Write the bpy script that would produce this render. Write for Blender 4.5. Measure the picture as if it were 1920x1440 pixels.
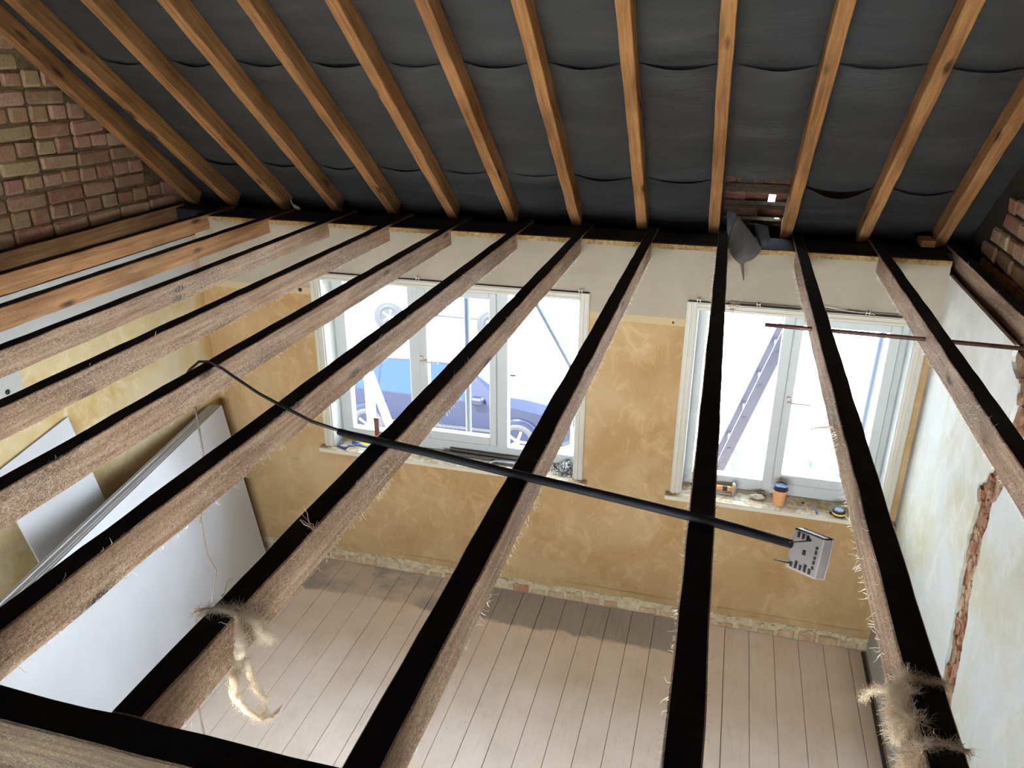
import bpy, bmesh, math, random
from mathutils import Vector, Matrix, noise as mnoise

random.seed(7)
S = bpy.context.scene
COL = S.collection
for o in list(bpy.data.objects):
    bpy.data.objects.remove(o)

# ------------------------------------------------------------------ camera
F_PX, YAW, PITCH, ROLL = 1482.16, -0.2658, -0.3936, 0.0042
CAM = Vector((0.0621, -4.3888, 3.4569))
cy_, sy_, cp_, sp_ = math.cos(YAW), math.sin(YAW), math.cos(PITCH), math.sin(PITCH)
fwd = Vector((sy_ * cp_, cy_ * cp_, sp_)); rgt = Vector((cy_, -sy_, 0)); upv = rgt.cross(fwd)
r2 = math.cos(ROLL) * rgt + math.sin(ROLL) * upv
u2 = -math.sin(ROLL) * rgt + math.cos(ROLL) * upv
cd = bpy.data.cameras.new('camera'); cam = bpy.data.objects.new('camera', cd); COL.objects.link(cam)
cam.matrix_world = Matrix(((r2.x, u2.x, -fwd.x, CAM.x), (r2.y, u2.y, -fwd.y, CAM.y), (r2.z, u2.z, -fwd.z, CAM.z), (0, 0, 0, 1)))
cd.sensor_fit = 'HORIZONTAL'; cd.sensor_width = 36.0; cd.lens = F_PX * 36.0 / 1920.0
cd.clip_start = 0.02; cd.clip_end = 300
S.camera = cam

# ------------------------------------------------------------------ world, sun, exposure
SKY_STRENGTH = 6.0
SUN_STRENGTH = 14.0
EXPOSURE = 2.9
W = bpy.data.worlds.new('sky'); S.world = W; W.use_nodes = True
wn = W.node_tree; bg = wn.nodes['Background']; bg.inputs['Strength'].default_value = SKY_STRENGTH
tc = wn.nodes.new('ShaderNodeTexCoord'); sx = wn.nodes.new('ShaderNodeSeparateXYZ'); rp = wn.nodes.new('ShaderNodeValToRGB')
wn.links.new(tc.outputs['Generated'], sx.inputs[0]); wn.links.new(sx.outputs['Z'], rp.inputs[0]); wn.links.new(rp.outputs[0], bg.inputs['Color'])
rp.color_ramp.elements[0].position = 0.0; rp.color_ramp.elements[0].color = (0.86, 0.92, 1.0, 1)
rp.color_ramp.elements[1].position = 0.8; rp.color_ramp.elements[1].color = (0.62, 0.78, 1.0, 1)
sd = bpy.data.lights.new('sun', 'SUN'); sun = bpy.data.objects.new('sun', sd); COL.objects.link(sun)
sd.energy = SUN_STRENGTH; sd.angle = math.radians(1.0); sd.color = (1.0, 0.95, 0.88)
sun.location = (0, -8, 12)
sun.rotation_euler = Vector((0.25, 0.72, -1.0)).to_track_quat('-Z', 'Y').to_euler()   # from behind the house, on to the street
for (cx_, cy0, cz_, wx_, wz_, rz_) in ((-1.56, .30, 1.56, 1.68, 1.18, -90), (0.515, .30, 1.56, 1.14, 1.18, -90), (-.6, -5.45, 1.55, 3.0, 1.4, 90)):   # light portals in the window openings
    pd = bpy.data.lights.new('window_portal', 'AREA'); po = bpy.data.objects.new('window_portal', pd); COL.objects.link(po)
    pd.shape = 'RECTANGLE'; pd.size = wx_; pd.size_y = wz_; pd.cycles.is_portal = True
    po.location = (cx_, cy0, cz_); po.rotation_euler = (math.radians(rz_), 0, 0)
vs = S.view_settings
vs.view_transform = 'Standard'; vs.look = 'None'; vs.gamma = 1.0; vs.use_curve_mapping = False; vs.exposure = EXPOSURE
S.cycles.use_denoising = True
S.cycles.max_bounces = 12; S.cycles.diffuse_bounces = 8; S.cycles.glossy_bounces = 4; S.cycles.transmission_bounces = 6; S.cycles.transparent_max_bounces = 12
S.cycles.sample_clamp_indirect = 12.0
S.cycles.caustics_reflective = False; S.cycles.caustics_refractive = False

# ------------------------------------------------------------------ helpers: materials
def lin(r, g, b):
    f = lambda c: (c / 255 / 12.92) if c / 255 <= 0.04045 else ((c / 255 + 0.055) / 1.055) ** 2.4
    return (f(r), f(g), f(b), 1.0)

class Mt:
    def __init__(s, name, rough=0.8, metal=0.0, spec=0.3):
        s.m = bpy.data.materials.new(name); s.m.use_nodes = True
        s.nt = s.m.node_tree; s.b = s.nt.nodes['Principled BSDF']
        s.b.inputs['Roughness'].default_value = rough; s.b.inputs['Metallic'].default_value = metal
        s.b.inputs['Specular IOR Level'].default_value = spec
        s._c = None
    def n(s, t): return s.nt.nodes.new(t)
    def l(s, a, b): s.nt.links.new(a, b)
    def coord(s, kind='Object'):
        if kind == 'World':
            return s.n('ShaderNodeNewGeometry').outputs['Position']
        return s.n('ShaderNodeTexCoord').outputs[kind]
    def mapping(s, vec, scale=(1, 1, 1), loc=(0, 0, 0)):
        m = s.n('ShaderNodeMapping'); s.l(vec, m.inputs['Vector']); m.inputs['Scale'].default_value = scale
        if isinstance(loc, tuple): m.inputs['Location'].default_value = loc
        else: s.l(loc, m.inputs['Location'])
        return m.outputs[0]
    def noise(s, vec, scale=5, detail=4, rough=0.55, dist=0.0):
        n = s.n('ShaderNodeTexNoise'); s.l(vec, n.inputs['Vector']); n.inputs['Scale'].default_value = scale
        n.inputs['Detail'].default_value = detail; n.inputs['Roughness'].default_value = rough; n.inputs['Distortion'].default_value = dist
        return n.outputs['Fac']
    def ramp(s, fac, stops):
        r = s.n('ShaderNodeValToRGB'); s.l(fac, r.inputs[0]); e = r.color_ramp.elements
        while len(e) < len(stops): e.new(0.5)
        for k, (p, c) in enumerate(stops):
            e[k].position = p; e[k].color = c if len(c) == 4 else (*c, 1)
        return r.outputs[0]
    def mask(s, fac, a, b):
        r = s.n('ShaderNodeMapRange'); r.clamp = True; s.l(fac, r.inputs[0])
        r.inputs[1].default_value = a; r.inputs[2].default_value = b
        return r.outputs[0]
    def mix(s, fac, a, b, mode='MIX'):
        m = s.n('ShaderNodeMix'); m.data_type = 'RGBA'; m.blend_type = mode
        if hasattr(fac, 'is_output'): s.l(fac, m.inputs[0])
        else: m.inputs[0].default_value = fac
        for v, k in ((a, 6), (b, 7)):
            if hasattr(v, 'is_output'): s.l(v, m.inputs[k])
            else: m.inputs[k].default_value = v
        return m.outputs[2]
    def math(s, op, a, b=0.0):
        m = s.n('ShaderNodeMath'); m.operation = op
        for v, k in ((a, 0), (b, 1)):
            if hasattr(v, 'is_output'): s.l(v, m.inputs[k])
            else: m.inputs[k].default_value = v
        return m.outputs[0]
    def sep(s, vec):
        x = s.n('ShaderNodeSeparateXYZ'); s.l(vec, x.inputs[0]); return x.outputs
    def rand(s): return s.n('ShaderNodeObjectInfo').outputs['Random']
    def col(s, c):
        if hasattr(c, 'is_output'): s.l(c, s.b.inputs['Base Color'])
        else: s.b.inputs['Base Color'].default_value = c
    def bump(s, h, strength=0.5, dist=0.005):
        b = s.n('ShaderNodeBump'); b.inputs['Strength'].default_value = strength; b.inputs['Distance'].default_value = dist
        s.l(h, b.inputs['Height']); s.l(b.outputs[0], s.b.inputs['Normal'])

def plain(name, rgb, rough=0.6, metal=0.0, var=0.06, scale=30, spec=0.3):
    t = Mt(name, rough, metal, spec)
    n = t.noise(t.coord(), scale, 4)
    d = tuple(max(0, x * (1 - var * 3)) for x in lin(*rgb)[:3]) + (1,)
    u = tuple(min(1, x * (1 + var * 2)) for x in lin(*rgb)[:3]) + (1,)
    t.col(t.ramp(n, [(0.3, d), (0.7, u)])); t.bump(n, 0.1, 0.002)
    return t.m

def wood(name, dark, mid, light, fuzz=0.0, seedscale=9.0, knots=True):
    """timber whose grain runs along local Y"""
    t = Mt(name, 0.85, 0, 0.2)
    off = t.n('ShaderNodeCombineXYZ'); r = t.rand()
    t.l(t.math('MULTIPLY', r, 37.0), off.inputs[0]); t.l(t.math('MULTIPLY', r, 91.0), off.inputs[1]); t.l(t.math('MULTIPLY', r, 53.0), off.inputs[2])
    c = t.mapping(t.coord(), (1, 1, 1), off.outputs[0])
    g = t.noise(t.mapping(c, (seedscale * 6, 2.2, seedscale * 6)), 1.0, 6, 0.65, 0.6)
    big = t.noise(t.mapping(c, (3, 1.3, 3)), 1.6, 3, 0.5, 0.3)
    colr = t.ramp(g, [(0.28, lin(*dark)), (0.5, lin(*mid)), (0.74, lin(*light))])
    colr = t.mix(t.mask(big, 0.42, 0.68), colr, t.mix(1.0, colr, (0.62, 0.60, 0.58, 1), 'MULTIPLY'))
    if knots:
        v = t.n('ShaderNodeTexVoronoi'); t.l(t.mapping(c, (9, 2.6, 9)), v.inputs['Vector']); v.inputs['Scale'].default_value = 1.0; v.inputs['Randomness'].default_value = 1.0
        k = t.mask(v.outputs['Distance'], 0.17, 0.06)
        colr = t.mix(k, colr, lin(*(int(x * 0.6) for x in dark)))
    saw = t.noise(t.mapping(c, (5, 240, 5)), 1.0, 2, 0.5)
    fz = t.noise(t.mapping(c, (240, 150, 240)), 1.0, 3, 0.7, 1.2)
    if fuzz > 0:
        patch = t.noise(t.mapping(c, (6, 2.5, 6)), 1.0, 3, 0.6)
        f = t.math('MULTIPLY', t.mask(fz, 0.50, 0.62), t.math('MULTIPLY', t.mask(patch, 0.30, 0.66), fuzz))
        colr = t.mix(f, colr, lin(232, 220, 208))
    t.col(colr)
    h = t.math('ADD', t.math('MULTIPLY', g, 0.6), t.math('ADD', t.math('MULTIPLY', saw, 0.35), t.math('MULTIPLY', fz, 0.9)))
    t.bump(h, 0.7, 0.008)
    if fuzz > .3:
        colr = t.mix(t.mask(fz, .48, .34), colr, t.mix(1.0, colr, (.62, .58, .55, 1), 'MULTIPLY')); t.col(colr)
    return t.m

M = {}
M['joist'] = wood('joist_timber', (136, 102, 78), (186, 150, 120), (214, 184, 156), 0.75)
M['joist_warm'] = wood('joist_timber_warm', (140, 98, 62), (186, 138, 94), (214, 170, 124), 0.15)
M['rafter'] = wood('rafter_timber', (132, 88, 50), (184, 130, 78), (210, 160, 106), 0.10)
M['trimmer'] = wood('trimmer_timber', (46, 37, 28), (76, 62, 46), (102, 86, 66), 0.1)
M['lath'] = wood('lath_timber', (120, 92, 54), (172, 138, 90), (200, 172, 124), 0.0)

def m_felt():
    t = Mt('roof_felt', 0.55, 0, 0.35)
    c = t.coord('World')
    a = t.noise(t.mapping(c, (1.6, 7, 7)), 1.0, 5, 0.6, 0.4); w = t.noise(t.mapping(c, (180, 180, 180)), 1.0, 2)
    fine = t.noise(t.mapping(c, (9, 60, 60)), 1.0, 4, 0.6)
    base = t.ramp(a, [(0.3, lin(50, 49, 49)), (0.6, lin(64, 63, 62)), (0.8, lin(82, 80, 78))])
    t.col(base)
    t.bump(t.math('ADD', t.math('MULTIPLY', a, 1.2), t.math('ADD', t.math('MULTIPLY', fine, 0.35), t.math('MULTIPLY', w, 0.10))), 0.45, 0.012)
    return t.m
M['felt'] = m_felt()
M['near_black'] = plain('loft_near_black', (40, 41, 48), 0.8, 0, 0.15, 14, 0.25)

def m_brick(name, pal):
    t = Mt(name, 0.92, 0, 0.15)
    r = t.rand(); c = t.coord('World')
    n = len(pal)
    base = t.ramp(r, [((k + 0.0) / n, lin(*p)) for k, p in enumerate(pal)])
    nz = t.noise(c, 60, 5, 0.65); nb = t.noise(c, 12, 3)
    colr = t.mix(t.mask(nz, 0.35, 0.75), t.mix(1.0, base, (0.70, 0.66, 0.62, 1), 'MULTIPLY'), base)
    colr = t.mix(t.mask(nb, 0.52, 0.8), colr, lin(196, 176, 142))
    t.col(colr); t.bump(nz, 0.6, 0.004)
    return t.m
M['brick'] = m_brick('gable_brick', [(206, 162, 134), (214, 178, 148), (196, 146, 122), (212, 190, 148), (206, 160, 144), (186, 156, 124), (222, 178, 158), (204, 184, 144)])
M['brick_red'] = m_brick('base_brick', [(186, 146, 118), (200, 172, 136), (172, 124, 98), (204, 182, 146), (190, 160, 128)])

def m_mortar():
    t = Mt('mortar', 0.95, 0, 0.1); c = t.coord('World'); n = t.noise(c, 45, 6, 0.7); b = t.noise(c, 7, 3)
    t.col(t.mix(t.mask(b, 0.4, 0.65), t.ramp(n, [(0.3, lin(104, 84, 60)), (0.7, lin(150, 128, 92))]), t.ramp(n, [(0.3, lin(120, 104, 80)), (0.7, lin(172, 154, 122))])))
    t.bump(n, 0.8, 0.008); return t.m
M['mortar'] = m_mortar()

def plaster_nodes(t, c, ylo, ymid, yhi):
    n1 = t.noise(c, 2.2, 6, 0.62, 0.5); n2 = t.noise(c, 9, 5, 0.6, 0.8); n3 = t.noise(c, 55, 4, 0.6)
    a = t.ramp(n1, [(0.32, lin(*ylo)), (0.5, lin(*ymid)), (0.7, lin(*yhi))])
    lf = t.noise(c, 0.9, 3, 0.5, 0.8)
    a = t.mix(t.math('MULTIPLY', t.mask(lf, 0.45, 0.65), 0.55), a, lin(*yhi))
    scr = t.noise(t.mapping(c, (4, 4, 3)), 1.6, 7, 0.7, 1.6)
    a = t.mix(t.math('MULTIPLY', t.mask(scr, 0.50, 0.72), 0.6), a, lin(*[min(255, int(x * 1.12)) for x in yhi]))
    a = t.mix(t.math('MULTIPLY', t.mask(n2, 0.60, 0.78), 0.35), a, lin(*[int(x * 0.86) for x in ylo]))
    t.bump(t.math('ADD', t.math('MULTIPLY', n2, 0.5), t.math('MULTIPLY', n3, 0.3)), 0.35, 0.004)
    return a, n1, n2
def m_wall_front():
    t = Mt('front_wall_plaster', 0.85, 0, 0.15); c = t.coord('World')
    y, n1, n2 = plaster_nodes(t, c, (150, 116, 74), (160, 128, 87), (172, 144, 106))
    wht = t.ramp(n1, [(0.3, lin(140, 127, 110)), (0.7, lin(156, 143, 126))])
    z = t.sep(c)[2]
    zz = t.math('ADD', z, t.math('MULTIPLY', t.math('SUBTRACT', n2, 0.5), 0.012))
    strip = lin(172, 150, 114)
    colr = t.mix(t.mask(zz, 2.036, 2.040), y, strip)
    colr = t.mix(t.mask(zz, 2.078, 2.082), colr, wht)
    t.col(colr); return t.m
M['wall_front'] = m_wall_front()
def m_wall_left():
    t = Mt('left_wall_plaster', 0.85, 0, 0.15); c = t.coord('World')
    y, n1, n2 = plaster_nodes(t, c, (178, 148, 92), (194, 174, 132), (200, 188, 160))
    wht = t.ramp(n1, [(0.3, lin(168, 168, 164)), (0.7, lin(182, 182, 180))])
    s = t.sep(c)
    zz = t.math('ADD', s[2], t.math('MULTIPLY', t.math('SUBTRACT', n2, 0.5), 0.04))
    up = t.mask(zz, 2.055, 2.062)
    patch = t.math('MULTIPLY', t.mask(s[1], -1.50, -1.505), t.mask(zz, 1.80, 1.81))
    colr = t.mix(t.math('MAXIMUM', up, patch), y, wht)
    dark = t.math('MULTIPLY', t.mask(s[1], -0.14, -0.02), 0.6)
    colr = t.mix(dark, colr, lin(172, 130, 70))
    t.col(colr); return t.m
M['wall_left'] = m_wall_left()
def m_wall_right():
    t = Mt('right_wall_plaster', 0.85, 0, 0.15); c = t.coord('World')
    y, n1, n2 = plaster_nodes(t, c, (152, 144, 122), (158, 152, 134), (164, 160, 149))
    wht = t.ramp(n2, [(0.3, lin(208, 205, 199)), (0.7, lin(218, 216, 211))])
    s = t.sep(c)
    zz = t.math('ADD', s[2], t.math('MULTIPLY', t.math('SUBTRACT', n1, 0.5), 1.0))
    colr = t.mix(t.mask(zz, 1.7, 2.4), y, wht)
    blu = t.math('MULTIPLY', t.math('MULTIPLY', t.mask(n1, 0.38, 0.72), .8), t.mask(s[2], 2.2, 1.9))
    colr = t.mix(blu, colr, lin(158, 163, 165))
    t.col(colr); return t.m
M['wall_right'] = m_wall_right()
M['wall_back'] = plain('back_wall_plaster', (222, 204, 160), 0.9, 0, 0.05, 4)
M['rawband'] = plain('exposed_render', (186, 168, 136), 0.95, 0, 0.10, 30)
def m_chase():
    t = Mt('chase_masonry', 0.95, 0, 0.1); c = t.coord('World'); n = t.noise(c, 24, 6, 0.7, 0.6); b = t.noise(c, 9, 3)
    t.col(t.mix(t.mask(b, 0.42, 0.6), t.ramp(n, [(0.3, lin(96, 62, 44)), (0.7, lin(150, 106, 80))]), t.ramp(n, [(0.3, lin(128, 100, 76)), (0.7, lin(176, 150, 122))])))
    t.bump(n, 1.0, 0.012); return t.m
M['chase'] = m_chase()

def m_floor():
    t = Mt('painted_floorboards', 0.7, 0, 0.3)
    c = t.coord('World'); o = t.coord('Object'); r = t.rand()
    n = t.noise(c, 3.5, 5, 0.6, 0.3); f = t.noise(t.mapping(c, (60, 5, 1)), 1.0, 5, 0.65); sp = t.noise(c, 38, 3, 0.6)
    a = t.ramp(n, [(0.3, lin(226, 206, 184)), (0.5, lin(238, 218, 198)), (0.7, lin(244, 226, 210))])
    a = t.mix(t.math('MULTIPLY', r, 0.30), a, lin(222, 196, 172))
    a = t.mix(t.math('MULTIPLY', t.mask(f, 0.55, 0.75), 0.30), a, lin(168, 146, 124))
    a = t.mix(t.math('MULTIPLY', t.mask(sp, 0.70, 0.75), 0.6), a, lin(120, 104, 90))
    s = t.sep(c)
    edge = t.math('ADD', s[1], t.math('MULTIPLY', t.math('SUBTRACT', n, 0.5), 0.16))
    strip = t.math('MULTIPLY', t.mask(edge, -0.345, -0.315), t.mask(s[0], 0.06, 0.02))
    lf = t.math('MULTIPLY', t.mask(s[0], -1.30, -1.50), t.mask(n, 0.60, 0.42))
    strip = t.math('MULTIPLY', strip, t.math('SUBTRACT', 1.0, t.math('MULTIPLY', lf, 0.75)))
    a = t.mix(t.math('MULTIPLY', strip, 0.80), a, t.ramp(f, [(0.3, lin(140, 134, 124)), (0.7, lin(164, 157, 145))]))
    d2 = t.math('MULTIPLY', t.mask(s[0], 0.98, 1.16), 0.5)  # shade along the right wall put into the floor colour
    a = t.mix(d2, a, lin(140, 122, 100))
    t.col(a); t.bump(t.math('ADD', t.math('MULTIPLY', f, 0.4), t.math('MULTIPLY', sp, 0.2)), 0.2, 0.003)
    return t.m
M['floor'] = m_floor()
M['dark'] = plain('dark_void', (40, 34, 28), 0.95, 0, 0.1, 10)
M['dust_brown'] = plain('dark_dust_brown', (70, 60, 50), 0.95, 0, 0.1, 20)
M['white'] = plain('white_gloss_paint', (172, 172, 168), 0.35, 0, 0.015, 8, 0.5)
M['cream'] = plain('cream_gloss_paint', (176, 167, 150), 0.45, 0, 0.02, 10, 0.4)
def m_sill():
    t = Mt('dusty_sill_paint', 0.8, 0, 0.2); c = t.coord('World'); n = t.noise(c, 22, 6, 0.7, 0.6); z = t.n('ShaderNodeNewGeometry'); nz = t.sep(z.outputs['Normal'])[2]
    dust_brown = t.math('MULTIPLY', t.mask(n, 0.42, 0.56), t.mask(nz, 0.5, 0.9))
    t.col(t.mix(dust_brown, lin(186, 176, 156), t.ramp(n, [(0.4, lin(152, 122, 82)), (0.7, lin(172, 146, 106))]))); t.bump(n, 0.4, 0.003); return t.m
M['sill'] = m_sill()
def m_glass():
    m = bpy.data.materials.new('window_glass'); m.use_nodes = True; nt = m.node_tree; nt.nodes.clear()
    o = nt.nodes.new('ShaderNodeOutputMaterial'); mx = nt.nodes.new('ShaderNodeMixShader'); tr = nt.nodes.new('ShaderNodeBsdfTransparent'); gl = nt.nodes.new('ShaderNodeBsdfGlossy'); fr = nt.nodes.new('ShaderNodeFresnel')
    tr.inputs[0].default_value = (0.95, 0.975, 0.98, 1); gl.inputs['Roughness'].default_value = 0.02; fr.inputs[0].default_value = 1.45
    mm = nt.nodes.new('ShaderNodeMath'); mm.operation = 'MULTIPLY'; mm.inputs[1].default_value = 0.6
    nt.links.new(fr.outputs[0], mm.inputs[0]); nt.links.new(mm.outputs[0], mx.inputs[0]); nt.links.new(tr.outputs[0], mx.inputs[1]); nt.links.new(gl.outputs[0], mx.inputs[2]); nt.links.new(mx.outputs[0], o.inputs[0])
    return m
M['glass'] = m_glass()
def m_board():
    t = Mt('plasterboard_paper', 0.8, 0, 0.2); c = t.coord(); n = t.noise(c, 3, 3); s = t.noise(t.mapping(c, (30, 9, 30)), 1.0, 4, 0.7)
    a = t.ramp(n, [(0.3, lin(184, 184, 185)), (0.7, lin(193, 193, 195))])
    t.col(t.mix(t.math('MULTIPLY', t.mask(s, 0.68, 0.76), 0.4), a, lin(160, 160, 162))); return t.m
M['board'] = m_board()
M['black_pvc'] = plain('black_pvc', (12, 13, 18), 0.7, 0, 0.1, 20)
M['cable_black'] = plain('black_cable', (44, 40, 38), 0.6, 0, 0.1, 20)
M['pipe'] = plain('old_copper_pipe', (96, 66, 58), 0.45, 0.5, 0.15, 30)
M['wire'] = plain('grey_cable', (112, 98, 86), 0.6)
M['pattress'] = plain('grey_moulded_plastic', (126, 118, 117), 0.5, 0, 0.02)
M['slot'] = plain('dark_slot', (40, 36, 36), 0.8)
M['steel'] = plain('steel', (150, 150, 150), 0.35, 0.9)
M['iron'] = plain('dark_iron', (60, 54, 50), 0.5, 0.7)
def m_wool():
    t = Mt('mineral_wool', 0.95, 0, 0.1); c = t.coord(); n = t.noise(c, 40, 5, 0.7, 0.5); b = t.noise(c, 9, 3)
    t.col(t.mix(t.mask(b, 0.45, 0.62), t.ramp(n, [(0.3, lin(228, 214, 192)), (0.7, lin(250, 242, 228))]), t.ramp(n, [(0.3, lin(214, 190, 162)), (0.7, lin(242, 226, 204))])))
    tl = t.n('ShaderNodeBsdfTranslucent'); tl.inputs[0].default_value = lin(240, 224, 200); mx = t.n('ShaderNodeMixShader'); mx.inputs[0].default_value = 0.45
    out = t.nt.nodes['Material Output']; t.l(t.b.outputs[0], mx.inputs[1]); t.l(tl.outputs[0], mx.inputs[2]); t.l(mx.outputs[0], out.inputs[0])
    t.bump(n, 0.8, 0.006); return t.m
M['wool'] = m_wool()
M['fibre'] = plain('pale_fibre', (224, 212, 198), 0.95)
M['torn_felt'] = plain('torn_felt_grey', (82, 76, 71), 0.7, 0, 0.1, 14)
M['tile'] = plain('clay_roof_tile', (116, 82, 64), 0.9, 0, 0.15, 25)

# ------------------------------------------------------------------ helpers: geometry
class MB:
    def __init__(s): s.v = []; s.f = []
    def add(s, vs, fs):
        k = len(s.v); s.v += [tuple(v) for v in vs]; s.f += [tuple(i + k for i in f) for f in fs]; return s
    def box(s, x0, x1, y0, y1, z0, z1, M4=None):
        vs = [Vector((x, y, z)) for x in (x0, x1) for y in (y0, y1) for z in (z0, z1)]
        if M4 is not None: vs = [M4 @ v for v in vs]
        return s.add(vs, [(0, 1, 3, 2), (4, 6, 7, 5), (0, 4, 5, 1), (2, 3, 7, 6), (0, 2, 6, 4), (1, 5, 7, 3)])
    def bar(s, p, q, w, h, up=(0, 0, 1)):
        p = Vector(p); q = Vector(q); d = (q - p); L = d.length; d.normalize(); u = Vector(up); a = d.cross(u)
        if a.length < 1e-4: a = d.cross(Vector((1, 0, 0)))
        a.normalize(); b = a.cross(d)
        m = Matrix(((a.x, d.x, b.x, p.x), (a.y, d.y, b.y, p.y), (a.z, d.z, b.z, p.z), (0, 0, 0, 1)))
        return s.box(-w / 2, w / 2, 0, L, -h / 2, h / 2, m)
    def tube(s, pts, r, n=8, cap=True, flat=1.0):
        pts = [Vector(p) for p in pts]; N = len(pts); rs = r if isinstance(r, (list, tuple)) else [r] * N
        rings = []; prev = None
        for i, p in enumerate(pts):
            d = (pts[min(i + 1, N - 1)] - pts[max(i - 1, 0)])
            if d.length < 1e-9: d = Vector((0, 0, 1))
            d.normalize()
            if prev is None:
                a = d.cross(Vector((0, 0, 1)))
                if a.length < 1e-3: a = d.cross(Vector((1, 0, 0)))
            else: a = prev - d * prev.dot(d)
            a.normalize(); prev = a; b = a.cross(d)
            rings.append([p + (a * math.cos(2 * math.pi * k / n) + b * math.sin(2 * math.pi * k / n) * flat) * rs[i] for k in range(n)])
        vs = [v for rg in rings for v in rg]; fs = []
        for i in range(N - 1):
            for k in range(n):
                k2 = (k + 1) % n; fs.append((i * n + k, i * n + k2, (i + 1) * n + k2, (i + 1) * n + k))
        if cap: fs += [tuple(range(n - 1, -1, -1)), tuple(range((N - 1) * n, N * n))]
        return s.add(vs, fs)
    def lathe(s, prof, n=20, M4=None):
        vs = []; fs = []
        for (r, z) in prof:
            for k in range(n):
                a = 2 * math.pi * k / n; v = Vector((r * math.cos(a), r * math.sin(a), z)); vs.append(M4 @ v if M4 is not None else v)
        for i in range(len(prof) - 1):
            for k in range(n):
                k2 = (k + 1) % n; fs.append((i * n + k, i * n + k2, (i + 1) * n + k2, (i + 1) * n + k))
        fs += [tuple(range(n - 1, -1, -1)), tuple(range((len(prof) - 1) * n, len(prof) * n))]
        return s.add(vs, fs)
    def prism(s, poly, f, t0, t1):
        """poly of (a,b), f(a,b,t)->xyz"""
        n = len(poly); vs = [f(a, b, t0) for a, b in poly] + [f(a, b, t1) for a, b in poly]
        fs = [tuple(range(n - 1, -1, -1)), tuple(range(n, 2 * n))] + [(k, (k + 1) % n, n + (k + 1) % n, n + k) for k in range(n)]
        return s.add(vs, fs)
    def mesh(s, name, mat, smooth=False, bevel=0.0, jit=0.0):
        me = bpy.data.meshes.new(name); me.from_pydata(s.v, [], s.f)
        bm = bmesh.new(); bm.from_mesh(me); bmesh.ops.recalc_face_normals(bm, faces=bm.faces)
        if bevel > 0:
            bmesh.ops.bevel(bm, geom=list(bm.edges), offset=bevel, segments=1, affect='EDGES', clamp_overlap=True)
        if jit > 0:
            for v in bm.verts: v.co += Vector((random.uniform(-jit, jit), random.uniform(-jit, jit), random.uniform(-jit, jit)))
        bm.to_mesh(me); bm.free()
        if mat is not None: me.materials.append(mat)
        if smooth:
            for p in me.polygons: p.use_smooth = True
        return me
    def build(s, name, mat, parent=None, smooth=False, bevel=0.0, loc=None):
        return obj(name, s.mesh(name, mat, smooth, bevel), parent, loc)

def obj(name, me, parent=None, loc=None, rot=None):
    o = bpy.data.objects.new(name, me); COL.objects.link(o)
    if parent is not None: o.parent = parent
    if loc is not None: o.location = loc
    if rot is not None: o.rotation_euler = rot
    return o
def tag(o, label=None, cat=None, group=None, kind=None):
    if label: o['label'] = label
    if cat: o['category'] = cat
    if group: o['group'] = group
    if kind: o['kind'] = kind
    return o
def empty(name, loc, label, cat, group=None, rot=None):
    o = bpy.data.objects.new(name, None); COL.objects.link(o); o.location = loc; o.empty_display_size = 0.05
    if rot is not None: o.rotation_euler = rot
    return tag(o, label, cat, group)
def struct(o): o['kind'] = 'structure'; return o
def nz(x, y=0, z=0, s=1.0): return mnoise.noise(Vector((x * s, y * s, z * s)))

ORD = ['first', 'second', 'third', 'fourth', 'fifth', 'sixth', 'seventh', 'eighth', 'ninth', 'tenth', 'eleventh', 'twelfth', 'thirteenth']

# ------------------------------------------------------------------ constants of the place (metres)
H = 2.514                # top of the joists
JW, JD = 0.058, 0.094
XL, XR = -3.27, 1.178    # room side walls
YB = -5.2                # room back wall
GL, GR = -3.60, 1.36     # brick gables
T = 0.8047; Z0 = 2.814   # rafter soffit plane  z = Z0 - T*y
RW, RD = 0.060, 0.100
NY, NZ = T / math.hypot(1, T), 1 / math.hypot(1, T)      # roof normal (outwards, up)
def roof(x, y, off): return Vector((x, y + NY * off, Z0 - T * y + NZ * off))
RIDGE = -4.45
SILL = 0.965
GROUND = -2.65

# ------------------------------------------------------------------ floor
fl = struct(MB().box(XL - .3, XR + .3, YB - .1, 0.02, -0.20, -0.022).build('floor', M['dark']))
bw = 0.1512
bm_ = MB().box(-0.0747, 0.0747, YB, 0.012, -0.022, 0.0).mesh('floorboard', M['floor'], False, 0.0012)
k = 0; x = 0.319 - 0.0756 - 24 * bw
while x < XR + 0.05:
    o = obj('floorboard', bm_, fl, (x, 0, random.uniform(-0.0012, 0.0012)))
    o.scale.x = random.uniform(0.984, 1.0)
    x += bw

# ------------------------------------------------------------------ walls
def openings_boxes(mb, y0, y1, z0, z1):
    ox = [(XL - .35, -2.405), (-0.72, -0.055), (1.085, XR + .35)]
    for a, b in ox: mb.box(max(a, XL), min(b, XR), y0, y1, z0, z1)
    if y1 > .1: mb.box(XL - .5, XL, 0.02, y1, z0, 2.372).box(XR, XR + .5, 0.02, y1, z0, 2.405)
    for a, b in ((-2.405, -0.72), (-0.055, 1.085)):
        mb.box(a, b, y0, y1, z0, SILL - 0.03); mb.box(a, b, y0, y1, 2.16, z1)
    return mb
core = openings_boxes(MB(), 0.016, 0.30, 0.0, 2.50)
core.box(XL - .5, XR + .5, 0.0, 0.30, GROUND - .1, -0.0221).box(XL - .5, XR + .5, 0.0121, 0.30, -0.023, 0.001)
wf = struct(core.build('wall_front', M['rawband']))
skin = openings_boxes(MB(), 0.0, 0.0162, 0.16, 2.492)
skin.build('plaster', M['wall_front'], wf)
poly = [(XL, 0.162), (XR, 0.162)]; x = XR
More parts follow.
